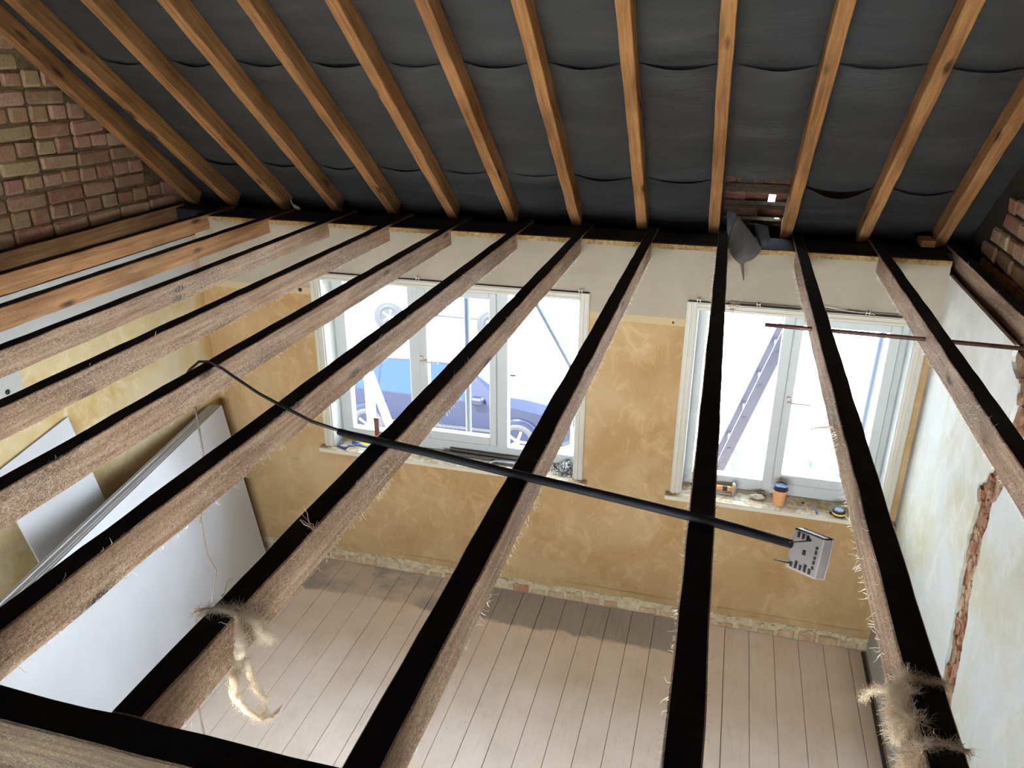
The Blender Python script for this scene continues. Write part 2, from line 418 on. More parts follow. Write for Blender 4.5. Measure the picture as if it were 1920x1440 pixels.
while x > XL:
    poly.append((x, 0.108 + 0.016 * nz(x * 5, 3) + 0.010 * nz(x * 23, 9))); x -= random.uniform(0.015, 0.045)
poly.append((XL, 0.11))
MB().prism(poly, lambda a, b, t: (a, t, b), 0.0, 0.016).build('plaster_edge', M['wall_front'], wf)
# exposed brick course along the foot of the wall
hb = [MB().box(-0.056, 0.056, -0.012, 0.012, 0.0, 0.058).mesh('brick', M['brick_red'], False, 0.006),
      MB().box(-0.052, 0.052, -0.010, 0.012, 0.0, 0.046).mesh('brick', M['brick_red'], False, 0.008)]
x = XL + 0.06
while x < XR - 0.05:
    if random.random() < 0.9:
        o = obj('brick', random.choice(hb), wf, (x, 0.018 + random.uniform(-0.004, 0.006), 0.002)); o.rotation_euler = (random.uniform(-.05, .05), random.uniform(-.04, .04), random.uniform(-.04, .04))
        o.scale = (random.uniform(.85, 1.02), 1, random.uniform(.75, 1.15))
    x += 0.126
rub = MB(); x = XL + .1
while x < XR - .05:      # ragged lumps of old render above the bricks
    w = random.uniform(.02, .09); z = random.uniform(.06, .095)
    rub.prism([(x, z - .012), (x + w * .5, z - .02), (x + w, z - .006), (x + w * .8, z + .016), (x + w * .2, z + .012)], lambda a, b, t: (a, t, b), 0.006 + random.uniform(0, .005), 0.02)
    x += w + random.uniform(.0, .10)
rub.build('render_lump', M['rawband'], wf)
# ragged lath strip along the top of the plaster
poly = []; x = XL
while x < XR: poly.append((x, 2.478 + 0.006 * nz(x * 7, 1) + 0.004 * nz(x * 31, 4))); x += random.uniform(.02, .05)
poly += [(XR, 2.48), (XR, 2.504), (XL, 2.504)]
struct(MB().prism(poly, lambda a, b, t: (a, t, b), -0.007, 0.02).build('trim_1', M['lath']))
# left, right and back walls
wl = struct(MB().box(XL - .5, XL - 0.016, YB - .3, 0.02, -0.1, 2.372).build('wall_left', M['rawband']))
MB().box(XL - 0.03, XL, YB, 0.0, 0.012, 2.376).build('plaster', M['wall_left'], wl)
wr = struct(MB().box(XR + 0.016, XR + .5, YB - .3, 0.02, -0.1, 2.405).build('wall_right', M['chase']))
# right-hand plaster in two sheets with a ragged chase hacked between them
CH = [(.10, -1.42), (.3, -1.38), (.8, -1.30), (1.12, -1.237), (1.27, -1.213), (1.4, -1.167), (1.6, -1.135), (1.75, -1.14), (1.785, -1.105), (1.83, -1.105), (1.86, -1.16), (1.95, -1.19), (2.1, -1.23), (2.25, -1.255), (2.33, -1.20), (2.36, -1.11), (2.42, -1.10)]
def chase_l(z):
    for (z0, y0), (z1, y1) in zip(CH, CH[1:]):
        if z0 <= z <= z1: return y0 + (y1 - y0) * (z - z0) / (z1 - z0)
    return -1.2
def chase_y(z): return chase_l(z) - .085
e1 = []; e2 = []; z = 0.10
while z < 2.41:
    e1.append((chase_l(z) + 0.014 * nz(z * 14, 2) + .010 * nz(z * 40, 8), z)); e2.append((min(chase_l(z), -1.13 if z > 1.7 else 9) - .165 + 0.02 * nz(z * 11, 5) + .010 * nz(z * 37, 1), z)); z += 0.018
MB().prism([(0.0, 0.10)] + [(0.0, 2.432)] + [(e1[-1][0], 2.432)] + e1[::-1], lambda a, b, t: (t, a, b), XR, XR + .017).build('plaster', M['wall_right'], wr)
MB().box(XR, XR + .017, YB, 0.0, 0.015, 0.1001).build('plaster', M['wall_right'], wr)
MB().prism([(YB, 0.10)] + e2 + [(e2[-1][0], 2.432), (YB, 2.432)], lambda a, b, t: (t, a, b), XR, XR + .017).build('plaster', M['wall_right'], wr)
lump = MB(); z = .5
for i in range(150):
    z = random.uniform(.6, 2.38); yy = chase_y(z) + random.uniform(-.075, .075); r = random.uniform(.008, .03)
    pts = [(math.cos(a) * r * random.uniform(.6, 1.2), math.sin(a) * r * random.uniform(.8, 1.6)) for a in [i * 1.05 for i in range(6)]]
    lump.prism([(yy + a, z + b) for a, b in pts], lambda a, b, t: (t, a, b), XR + random.uniform(.002, .012), XR + .02)
lump.build('masonry_lump', M['chase'], wr)
BX0, BX1, BZ0, BZ1 = -2.1, 0.9, 0.85, 2.25
wb = MB()
wb.box(XL - .5, BX0, YB - .3, YB, -.1, 2.405).box(BX1, XR + .5, YB - .3, YB, -.1, 2.405).box(BX0, BX1, YB - .3, YB, -.1, BZ0).box(BX0, BX1, YB - .3, YB, BZ1, 2.405).box(XL - .5, XR + .5, YB - .3, YB, GROUND, -.1)
wb = struct(wb.build('wall_back', M['wall_back']))
bf = MB(); yb = YB - .18
for x in (BX0, -1.12, -.1, BX1 - .06): bf.box(x, x + .06, yb, yb + .06, BZ0, BZ1)
bf.box(BX0, BX1, yb, yb + .06, BZ0, BZ0 + .06).box(BX0, BX1, yb, yb + .06, BZ1 - .06, BZ1)
w3 = struct(bf.build('window_3', M['white'], None, False, .004))
for a, b in ((BX0 + .05, -1.11), (-1.07, -.09), (-.05, BX1 - .05)): MB().box(a, b, yb + .026, yb + .032, BZ0 + .05, BZ1 - .05).build('glass_pane', M['glass'], w3)
# mortar at the wall foot on the right, cut skirting board groove
struct(MB().box(XR - .03, XR - .012, YB, -.01, 0, .012).build('trim_2', M['dust_brown']))
# loft floor behind the room, eaves closure
struct(MB().box(XL - .7, XR + .7, -9.2, YB, 2.38, 2.42).build('ceiling', M['dust_brown']))
struct(MB().box(XL - .6, XR + .6, 0.28, 0.86, 2.28, 2.32).build('trim_3', M['dark']))
struct(MB().box(XL - .6, XR + .6, 0.80, 0.83, 2.25, 2.52).build('trim_4', M['dark']))
MB().box(XL - .5, XR + .5, 0.30, 0.34, 2.3, 2.50).build('eaves_fill', M['dark'], wf)
MB().box(XL, XR, 0.004, 0.30, 2.4995, 2.503).build('wall_head', M['near_black'], wf)  # added near-black cap for the eaves shade, keeps wall top from bouncing light

# ------------------------------------------------------------------ brick gables
def gable(name, xf, side, ymin, ymax, offs, lim):
    """mortar backing with single bricks standing proud; side=+1 faces +x"""
    back = MB()
    top = lambda y: Z0 - T * y + 0.14 if y > RIDGE else Z0 - T * (2 * RIDGE - y) + 0.14
    back.prism([(-9.2, 2.25), (0.84, 2.25), (0.84, top(.84)), (RIDGE, top(RIDGE)), (-9.2, top(-9.2))], lambda a, b, t: (t, a, b), xf - side * 0.012, xf - side * 0.25)
    g = struct(back.build(name, M['mortar'] if side > 0 else M['dust_brown']))  # right backing coloured dark for the shaded gap under the felt
    meshes = {}
    for kind, L in (('h', 0.115), ('s', 0.247)):
        meshes[kind] = []
        for v in range(4):
            b = MB(); j = lambda: random.uniform(-0.004, 0.004)
            b.box(-0.02, 0.012, -L / 2 + j(), L / 2 + j(), -0.0370 + j(), 0.0370 + j())
            b.v = [(p[0], p[1] + random.uniform(-.004, .004), p[2] + random.uniform(-.004, .004)) for p in b.v]
            meshes[kind].append(b.mesh('brick', M['brick'], False, 0.010, 0.0035))
    z = 2.455; row = 0
    while z < 4.35:
        kind = 'h' if row % 2 == 0 else 's'; L = 0.133 if kind == 'h' else 0.266
        y = ymin + (0.066 if row % 2 else 0) + offs
        while y < ymax:
            if z + .03 < Z0 - T * (y + L * .35) + lim:
                o = obj('brick', random.choice(meshes[kind]), g, (xf - side * (0.012 - random.uniform(0.0, 0.006)), y, z + random.uniform(-.003, .003)))
                o.rotation_euler = (random.uniform(-.03, .03), 0, (0 if side > 0 else math.pi) + random.uniform(-.03, .03))
            y += L
        z += 0.088; row += 1
    return g
gable('wall_left_gable', GL, 1, -1.80, 0.46, 0.03, .13)
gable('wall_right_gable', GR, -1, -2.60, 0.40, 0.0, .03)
# ------------------------------------------------------------------ roof covering, felt
JX = [-3.52, -3.18, -2.745, -2.332, -1.9297, -1.5386, -1.1334, -0.7565, -0.3636, None, 0.4508, 0.8588, 1.252]
RX = [-3.534, -3.240, -2.836, -2.446, -2.044, -1.635, -1.241, -0.835, -0.430, -0.018, 0.391, 0.801, 1.184]
RS = [-0.020, 0.019, 0.007, -0.004, 0.004, 0.0, -0.004, -0.004, -0.011, 0.003, -0.001, -0.010, 0.020]
HX0, HX1, HY0 = 0.02, 0.375, 0.035        # torn bay of felt
cov = MB()
def slope_box(mb, xa, xb, ya, yb, o0, o1):
    vs = [roof(x, y, o) for x in (xa, xb) for y in (ya, yb) for o in (o0, o1)]
    mb.add(vs, [(0, 1, 3, 2), (4, 6, 7, 5), (0, 4, 5, 1), (2, 3, 7, 6), (0, 2, 6, 4), (1, 5, 7, 3)])
for a in ((GL - .4, 0.0, RIDGE, 0.75), (0.40, GR + .4, RIDGE, 0.75), (0.0, 0.40, RIDGE, 0.0), (0.0, .40, .50, .75)): slope_box(cov, *a, 0.150, 0.19)
for a in ((0.0, 0.268, 0.0, .33), (0.306, .40, 0.0, .50), (0.268, .306, 0.0, .20), (.268, .306, .37, .50), (0.0, .035, .33, .50), (.06, .268, .33, .50), (.035, .06, .365, .50)): slope_box(cov, *a, 0.172, 0.19)   # a slipped tile leaves one chink
rc_ = struct(cov.build('roof_covering', M['tile']))
back = MB().box(GL - .4, GR + .4, RIDGE - .35, RIDGE + .35, Z0 - T * RIDGE + .10, Z0 - T * RIDGE + .36)
back.add([(GL - .4, RIDGE, Z0 - T * RIDGE + .14), (GR + .4, RIDGE, Z0 - T * RIDGE + .14), (GR + .4, -9.2, Z0 - T * (2 * RIDGE + 9.2) + .14), (GL - .4, -9.2, Z0 - T * (2 * RIDGE + 9.2) + .14)], [(0, 1, 2, 3)])
back.build('rear_roof_felt', M['felt'], rc_)
# battens and clay tiles seen through the torn bay
for yb in (-0.02, 0.12, 0.26, 0.40):
    b = MB(); slope_box(b, 0.0, 0.40, yb, yb + 0.035, 0.105, 0.128); b.build('batten', M['trimmer'], rc_)
for r in range(5):
    for c in range(3):
        xa = 0.005 + c * 0.142 + (r % 2) * -0.06; b = MB()
        ya = -0.06 + r * 0.135
        if (r, c) in ((2, 2), (2, 1), (3, 2)): continue
        vs = []
        n = 5
        for i in range(n + 1):
            t = i / n; xx = xa + t * 0.134; sag = 0.008 * math.sin(math.pi * t)
            for (yy, oo) in ((ya, 0.130 + .01), (ya + 0.165, 0.150 + .014)):
                vs.append(roof(xx, yy, oo - sag)); vs.append(roof(xx, yy, oo - sag + 0.011))
        fs = []
        for i in range(n):
            p = i * 4; q = p + 4
            fs += [(p, q, q + 2, p + 2), (p + 1, p + 3, q + 3, q + 1), (p, p + 1, q + 1, q), (p + 2, q + 2, q + 3, p + 3)]
        fs += [(0, 2, 3, 1), (n * 4, n * 4 + 1, n * 4 + 3, n * 4 + 2)]
        b.add(vs, fs).build('roof_tile', M['tile'], rc_)
# bituminous felt sheets draped over the rafters
def bay(x):
    for i in range(len(RX) - 1):
        if RX[i] <= x <= RX[i + 1]: return i, (x - RX[i]) / (RX[i + 1] - RX[i])
    return -1, 0.0
seams = [0.62, 0.100, -0.635, -1.37, -2.10, -2.84, -3.58, RIDGE]
felt = None
for si in range(len(seams) - 1):
    y0, y1 = seams[si], seams[si + 1] - (0.035 if si < len(seams) - 2 else 0)
    nx, ny = 240, 30; vs = []; fs = []
    for i in range(nx + 1):
        x = GL - 0.02 + (GR - GL + 0.04) * i / nx; b, t = bay(x)
        for j in range(ny + 1):
            u = j / ny; y = y0 + (y1 - y0) * u
            s = math.sin(math.pi * t) ** 1.3 if b >= 0 else 0
            amp = 0.014 + 0.010 * nz(b * 3.7, si * 2.1)
            amp += (0.014 + 0.012 * nz(b * 9.1, si * 5.3)) * u ** 6
            if si == 0 and b == 10: amp += 0.05 * max(0, u - .5) * 2
            if si == 0 and b == 11: amp += 0.010
            off = RD + 0.004 - s * amp - 0.012 * u ** 3 * (1 if s > 0.02 else 0) * s + 0.006 * nz(x * 4, y * 5, si) + 0.004 * nz(x * 9, y * 20, si) + 0.004 * nz(x * 3, y * 11, si + 5)
            vs.append(roof(x, y + 0.010 * u ** 4 * nz(x * 2.2, si * 4), off))
    for i in range(nx):
        x = GL - 0.02 + (GR - GL + 0.04) * (i + .5) / nx
        for j in range(ny):
            y = y0 + (y1 - y0) * (j + .5) / ny
            if HX0 < x < HX1 and y > HY0 + 0.03 * nz(x * 30, 3) and si < 2: continue
            a = i * (ny + 1) + j; fs.append((a, a + ny + 1, a + ny + 2, a + 1))
    mb = MB().add(vs, fs); me = mb.mesh('felt_sheet', M['felt'], True)
    if felt is None:
        felt = struct(obj('roof_felt', me)); felt['label'] = 'black bituminous roofing felt draped behind the rafters'
    else: obj('felt_sheet', me, felt)

# ------------------------------------------------------------------ timber beams
def beam(name, mat, w, d, L, seed, wander=0.0025, ch=0.003):
    """timber along local +Y from 0 to L, top face at z=0, centred on x"""
    n = max(8, int(L / 0.07)); vs = []; fs = []
    prof = [(-1, -1), (1, -1), (1, 1), (-1, 1)]
    for i in range(n + 1):
        y = L * i / n
        ring = []
        for q, (sx_, sz_) in enumerate(prof):
            jx = wander * nz(y * 6 + seed * 13, q * 7.7) + wander * .6 * nz(y * 21 + seed, q * 3.3); jz = wander * nz(y * 6 + seed * 5, q * 11.1 + 40) + wander * .6 * nz(y * 19 + seed, q * 5 + 9)
            X = sx_ * w / 2 + jx; Z = (0 if sz_ > 0 else -d) + jz
            if sx_ * sz_ > 0:
                ring += [(X, y, Z - sz_ * ch), (X - sx_ * ch, y, Z)]
            else:
                ring += [(X - sx_ * ch, y, Z), (X, y, Z - sz_ * ch)]
        vs += ring
    m = 8
    for i in range(n):
        for k in range(m):
            k2 = (k + 1) % m; fs.append((i * m + k, i * m + k2, (i + 1) * m + k2, (i + 1) * m + k))
    fs += [tuple(range(m - 1, -1, -1)), tuple(range(n * m, n * m + m))]
    return MB().add(vs, fs).mesh(name, mat)
def dark_top(me):  # upper faces get the near-black material
    me.materials.append(M['near_black'])
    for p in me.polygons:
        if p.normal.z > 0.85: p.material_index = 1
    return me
def hair(mb, p, d, L, r, seg=3, curl=0.5):
    pts = [Vector(p)]; d = Vector(d).normalized()
    for i in range(seg):
        d = (d + Vector((random.gauss(0, curl), random.gauss(0, curl), random.gauss(0, curl) - .15 * curl))).normalized(); pts.append(pts[-1] + d * (L / seg))
    mb.tube(pts, [r * (1 - .6 * i / seg) for i in range(seg + 1)], 3, False)

JEND = 0.40; JNEAR = -3.645
joist_note = ['tight against the brickwork', 'warm orange and clean sawn', 'warm orange with rasp marks', 'greyed with dark knots', 'brown with bold ring figure', 'crossed by the end of the thin black cable', 'hairy sawn, passing the left window', 'carrying the big hanging wool tuft', 'furred grey, ending left of the bottom centre', 'edge-on black bar over the right window', 'wrapped in fluffy wool near the bottom edge', 'pierced by the thin pipe, toward the right wall', 'short, along the right wall top']
for i in range(13):
    if i == 9:
        p, q = Vector((0.042, JEND, H)), Vector((0.0815, JNEAR, H))
    else:
        p, q = Vector((JX[i], JEND, H)), Vector((JX[i], JNEAR, H))
    if i < 2: p.y = 0.29
    if i == 0: p.x, q.x = -3.572, -3.475
    L = (q - p).length; me = beam('joist', M['joist_warm'] if i < 3 else M['joist'], JW, JD, L, i + 1); dark_top(me)
    o = obj('joist', me, None, p, (0, 0, math.atan2((q - p).y, (q - p).x) - math.pi / 2))
    tag(o, f'ceiling joist, {ORD[i]} from the left gable, {joist_note[i]}', 'joist', 'ceiling joists')
    if i >= 4:
        fr = MB(); n = 320 if i >= 6 else 130
        for k in range(n):
            y = random.uniform(0.5, L); sides = (1,) if i == 9 else (1, -1)
            if i == 9: sx_ = random.choice((1, -1)); z = random.choice((0, -JD))
            else:
                sx_ = (-1 if i < 9 else 1); z = -JD if random.random() < .8 else 0      # local x is mirrored (beam runs towards -Y)
            hair(fr, (sx_ * (JW / 2 - .001), y, z + random.uniform(-.001, .004)), (sx_ * random.uniform(.2, 1.2), random.uniform(-.8, .8), random.uniform(-1, .3) if z < 0 else .2), random.uniform(.006, .024), random.uniform(.0003, .0008), 3, .45)
        for k in range(int(n * .8)):
            sx_ = (-1 if i < 9 else 1); y = random.uniform(0.3, L)
            hair(fr, (sx_ * JW / 2, y, random.uniform(-JD, 0)), (sx_ * .5, random.uniform(-1, 1), random.uniform(-1, 1)), random.uniform(.006, .018), random.uniform(.0003, .0007), 3, .5)
        tag(fr.build('wool_fibres', M['fibre'], o), kind='stuff')
me = beam('trimmer_beam', M['trimmer'], 0.060, 0.105, XR + .06 - XL, 55, 0.004); dark_top(me)
o = obj('trimmer_beam', me, None, (XL - .02, -3.676, H), (0, 0, -math.pi / 2))
tag(o, 'dark trimmer beam crossing the bottom left corner, plaster-stained side', 'beam')
rl = (0.44 - RIDGE) * math.hypot(1, T)
for i in range(13):
    p = roof(RX[i], 0.40, RD); 
    me = beam('rafter', M['rafter'], RW, RD, (0.40 - RIDGE) * math.hypot(1, T), 100 + i, 0.003)
    p.x = RX[i] + RS[i] * 0.4
    o = obj('rafter', me, None, p)
    d = Vector((-RS[i], -1, T)).normalized(); n_ = Vector((0, NY, NZ)); a = d.cross(n_).normalized(); n_ = a.cross(d)
    o.matrix_world = Matrix(((a.x, d.x, n_.x, p.x), (a.y, d.y, n_.y, p.y), (a.z, d.z, n_.z, p.z), (0, 0, 0, 1)))
    note = {0: 'dark and tight to the brick', 5: 'with a pale repair scar low down', 9: 'left of the torn felt', 10: 'right of the torn felt', 12: 'rightmost, above the small block'}.get(i, 'bare orange-brown timber')
    tag(o, f'sloping roof rafter, {ORD[i]} from the left brick gable, {note}', 'rafter', 'roof rafters')
b = MB().box(-.035, .035, -.05, .05, 0, .035).build('timber_block', M['rafter'], None, False, .002, (1.110, 0.33, H)); b.rotation_euler = (0.1, 0, .1)
tag(b, 'small timber offcut at the foot of the rightmost rafter', 'wood block')
o = obj('wall_plate', beam('wall_plate', M['near_black'], .1, .075, XR - XL + .6, 9), None, (XL - .3, 0.25, 2.515 - 0.02), (0, 0, -math.pi / 2)); tag(o, 'dark timber wall plate in the eaves under the rafter feet', 'beam')
o.location.z = 2.42 + 0.0; o.location.z = 2.575 - .075
# ------------------------------------------------------------------ windows
def window(name, xa, xb, parts, mull, casement, handle_x):
    """xa..xb clear opening; mull list of (x0,x1); casement (x0,x1)"""
    yF0, yF1 = 0.140, 0.205; zt = 2.145
    mb = MB()
    mb.box(xa, xa + .085 if xa < -1 else xa + .06, yF0, yF1, SILL, zt); mb.box(xb - .03 if xb < 0 else xb - .045, xb, yF0, yF1, SILL, zt)
    mb.box(xa, xb, yF0, yF1, zt - .045, zt); mb.box(xa, xb, yF0 - .002, yF1, SILL, 1.045)
    for a, b in mull: mb.box(a, b, yF0 - .004, yF1, SILL, zt)
    w = struct(mb.build(name, M['white'], None, False, .004))
    return w
w1 = window('window_1', -2.405, -0.72, None, [(-1.87, -1.797), (-1.272, -1.200)], None, None)
w2 = window('window_2', -0.055, 1.085, None, [(0.429, 0.487)], None, None)
def casement(w, a, b, sl, sr, hx, hz):
    z0, z1 = 1.052, 2.105; mb = MB(); y0, y1 = 0.122, 0.175
    mb.box(a, a + sl, y0, y1, z0, z1); mb.box(b - sr, b, y0, y1, z0, z1); mb.box(a + sl, b - sr, y0, y1, z0, z0 + .058); mb.box(a + sl, b - sr, y0, y1, z1 - .045, z1)
    c = mb.build('casement', M['white'], w, False, .004)
    hb = MB().box(hx - .012, hx + .012, 0.108, 0.123, hz - .03, hz + .03); hb.tube([(hx, .118, hz), (hx, .092, hz), (hx + .03, .086, hz + .004), (hx + .125, .080, hz + .006)], [.007, .007, .006, .0055], 8)
    hb.build('handle', M['cream'], c)
    g = MB().box(a + sl - .005, b - sr + .005, 0.148, 0.154, z0 + .05, z1 - .04).build('glass_pane', M['glass'], c)
casement(w1, -1.797, -1.272, .058, .046, -1.775, 1.615)
casement(w2, 0.487, 1.040, .046, .056, 0.508, 1.595)
for w, a, b in ((w1, -2.322, -1.868), (w1, -1.202, -0.748), (w2, 0.003, 0.431)):
    MB().box(a, b, 0.168, 0.174, 1.04, 2.105).build('glass_pane', M['glass'], w)
def surround(w, xa, xb, n):
    # painted reveals, architraves and sill board
    r = MB(); r.box(xa - .004, xa + .008, -.002, .142, SILL, 2.152); r.box(xb - .008, xb + .004, -.002, .142, SILL, 2.152); r.box(xa, xb, -.002, .142, 2.145, 2.16)
    r.build('reveal', M['white'], w)
    for (a, b, z0, z1) in ((xa - .058, xa, SILL, 2.192), (xb, xb + .056, SILL, 2.192), (xa, xb, 2.145, 2.192)):
        m = MB().box(a, b, -.018, .0, z0, z1); m2 = MB()
        if b - a < .1: m.box(a + .008, b - .03, -.024, -.018, z0, z1); m.box(b - .02, b - .006, -.022, -.018, z0, z1)
        else: m.box(a, b, -.024, -.018, z0 + .026, z1 - .006); m.box(a, b, -.022, -.018, z0 + .006, z0 + .018)
        m.build('architrave', M['cream'], w, False, .002)
    s = MB().box(xa - .085, xb + .055 + .03, -.062, -.0, SILL - .03, SILL).box(xa, xb, -.002, .142, SILL - .03, SILL)
    s.build('sill', M['sill'], w, False, .004)
    MB().box(xa - .05, xb + .05, -.022, .0, 2.192, 2.195).build('dark_line', M['dust_brown'], w)  # thin dark brown line along the architrave top
    MB().box(xa - .05, xb + .05, .19, .34, SILL - .06, SILL - .005).build('outer_sill', M['white'], w)
surround(w1, -2.405, -0.72, 1); surround(w2, -0.055, 1.085, 2)

# ------------------------------------------------------------------ curtain rail clips above the windows
def hclip(x, z, lab):
    m = MB().box(-.014, -.009, -.008, .004, -.014, .014).box(.009, .014, -.008, .004, -.014, .014).box(-.009, .009, -.008, .004, -.003, .003)
    o = m.build('curtain_clip', M['cream'], None, False, 0, (x, -.028, z + .014)); tag(o, lab, 'clip', 'curtain rail clips'); o.scale = (.75, .75, .75); o.location.z -= .004
hclip(-0.05, 2.198, 'white rail clip above the left end of the right window')
hclip(0.268, 2.198, 'white H-shaped rail clip above the right window, beside the black joist')
hclip(0.824, 2.198, 'white H-shaped rail clip above the casement of the right window')
hclip(-1.722, 2.198, 'small rail clip above the centre of the left window')
hclip(-0.717, 2.198, 'small rail clip at the top right corner of the left window')
tag(MB().tube([(0.52, -.02, 2.245), (0.60, -.03, 2.225), (0.72, -.03, 2.21), (0.86, -.032, 2.203)], .0016, 5).build('string', M['fibre']), 'thin pale string hanging along the top of the right window', 'string')
tag(MB().tube([(0.1, -.028, 2.203), (0.45, -.03, 2.204), (0.75, -.03, 2.203), (1.05, -.028, 2.204)], .004, 6).build('curtain_wire', M['iron']), 'dark curtain wire along the top of the right window', 'wire')

# ------------------------------------------------------------------ plasterboard
B1 = Vector((-2.985, -0.105, 0.0)); T1 = Vector((-3.155, -0.158, 1.24)); d = Vector((0.183, -0.983, 0)).normalized()
u = (T1 - B1); u = (u - d * u.dot(d)).normalized(); n_ = d.cross(u).normalized()
if n_.x < 0: n_ = -n_
for k in range(6):
    org = B1 - n_ * (0.0158 * k)
    org = org - u * (org.z / u.z) if abs(u.z) > 0 else org
    m = MB(); jl = random.uniform(-.012, .012) if k else 0; hb_ = 1.248 + (random.uniform(-.004, .004) if k else 0)
    vs = []
    for s_ in (0, 1):
        for (tt, ww) in ((0.0, 2.40),):
            pass
    nn = 10
    for i in range(nn + 1):
        L = 2.4 * i / nn + jl; bow = 0.0
        for (hh, dep) in ((0, 0.0), (hb_ - .035, 0.0), (hb_, -.0014), (hb_, -.0125), (0, -.0125)):
            vs.append(d * L + u * hh + n_ * dep)
    fs = []
    for i in range(nn):
        for q in range(5):
            q2 = (q + 1) % 5; fs.append((i * 5 + q, i * 5 + q2, (i + 1) * 5 + q2, (i + 1) * 5 + q))
    fs += [(4, 3, 2, 1, 0), tuple(nn * 5 + q for q in range(5))]
    m.add(vs, fs)
    o = m.build('plasterboard', M['board'], None, False, 0, org + Vector((0, 0, 0.001)))
    tag(o, f'large white plasterboard sheet leaning on the left wall, {["frontmost", "second", "third", "fourth", "fifth", "rearmost"][k]} of the stack', 'plasterboard', 'stacked plasterboard sheets')
TR, TL = Vector((-3.252, -1.30, 1.655)), Vector((-3.252, -1.80, 1.565)); BR, BL = Vector((-2.99, -1.17, 0.0)), Vector((-2.99, -1.65, 0.0))
nn_ = (TR - BR).cross(BL - BR).normalized(); nn_ = nn_ if nn_.x > 0 else -nn_
m = MB().add([TR, TL, BL, BR, TR - nn_ * .0125, TL - nn_ * .0125, BL - nn_ * .0125, BR - nn_ * .0125], [(0, 1, 2, 3), (7, 6, 5, 4), (0, 4, 5, 1), (1, 5, 6, 2), (2, 6, 7, 3), (3, 7, 4, 0)])
tag(m.build('plasterboard_offcut', M['board']), 'narrow white plasterboard offcut standing alone behind the stack', 'plasterboard')

# ------------------------------------------------------------------ cable, conduit, box, pipe, hanging wire
zc = H + .008
e = empty('electric_cable', (-0.883, -2.649, H), 'black cable in conduit lying across the joists', 'cable')
mv = lambda pts: [Vector(p) - Vector((-0.883, -2.649, H)) for p in pts]
MB().tube(mv([(-1.62, -2.36, 2.455), (-1.595, -2.335, 2.50), (-1.570, -2.315, 2.523), (-1.535, -2.308, 2.524), (-1.46, -2.345, 2.519), (-1.388, -2.39, 2.516), (-1.245, -2.483, 2.516), (-1.121, -2.557, 2.521), (-.991, -2.625, 2.520), (-.86, -2.668, 2.521)]), .0048, 8).build('inner_cable', M['cable_black'], e, True)
MB().tube(mv([(-.885, -2.670, 2.5245), (-.85, -2.680, 2.5245), (-.60, -2.722, 2.5245), (-.379, -2.766, 2.5245), (-.126, -2.812, 2.5248), (.075, -2.851, 2.525), (.168, -2.828, 2.497), (.270, -2.806, 2.467)]), [.0105, .0122, .0122, .0122, .0122, .0122, .0120, .0112], 8, True, .85).build('conduit', M['black_pvc'], e, True)
zz_ = -Vector((.13, .40, 1)).normalized(); a_ = Vector((.668, -.741, 0)); a_ = (a_ - zz_ * a_.dot(zz_)).normalized(); b_ = zz_.cross(a_) * -1
if b_.x < 0: b_ = -b_
c0 = Vector((.272, -2.79, 2.501))
def boxm(org): return Matrix(((a_.x, b_.x, -zz_.x, org.x), (a_.y, b_.y, -zz_.y, org.y), (a_.z, b_.z, -zz_.z, org.z), (0, 0, 0, 1)))
bo = bpy.data.objects.new('socket_back_box', None); COL.objects.link(bo); bo.matrix_world = boxm(c0 + zz_ * .090)
tag(bo, 'pale grey plastic socket back box hanging on the end of the black conduit', 'electrical box')
MB().box(0, .080, 0, .030, 0, .090).build('body', M['pattress'], bo, False, .003)
MB().box(-.001, .081, .030, .034, -.001, .091).build('rim', M['pattress'], bo, False, .0015)
sl = []
for k in range(5): sl.append((.066, .071, .018 + k * .011, .024 + k * .011 + (k % 2) * .002))
for k in range(5): sl.append((.012 + k * .012, .018 + k * .012, .006, .016 + 3 * (k % 2) * .002))
for k in range(3): sl.append((.014 + k * .012, .020 + k * .012, .072, .084))
sl.append((.036, .044, .040, .050))
for (xa, xb, za, zb) in sl: MB().box(xa, xb, -.0015, .001, za, zb).build('slot', M['slot'], bo)
for (xx, z1_, q) in ((.050, .076, (-.030, -.03, -.016)), (.012, .012, (-.012, -.040, .002))):
    MB().tube([(xx, 0.0, z1_), (xx + q[0], q[1], z1_ + q[2])], [.0022, .0012], 6).build('nail', M['iron'], bo)
o = MB().tube([(.245, -1.225, 2.470), (.45, -1.228, 2.469), (.86, -1.234, 2.467), (1.30, -1.243, 2.464)], .0085, 10).build('water_pipe', M['pipe'], None, True)
tag(o, 'thin brown pipe running through two joists in front of the right window', 'pipe')
wp = [(-1.505, -2.45, 2.425), (-1.508, -2.445, 2.23), (-1.525, -2.49, 2.03), (-1.535, -2.475, 1.88), (-1.53, -2.45, 1.80), (-1.54, -2.49, 1.68), (-1.57, -2.56, 1.50), (-1.55, -2.63, 1.37), (-1.52, -2.66, 1.2), (-1.5, -2.7, .7), (-1.5, -2.72, 0.01)]
o = MB().tube(wp, .0034, 6).build('hanging_wire', M['wire'], None, True); tag(o, 'thin grey wire dangling from a joist in front of the plasterboard', 'wire')

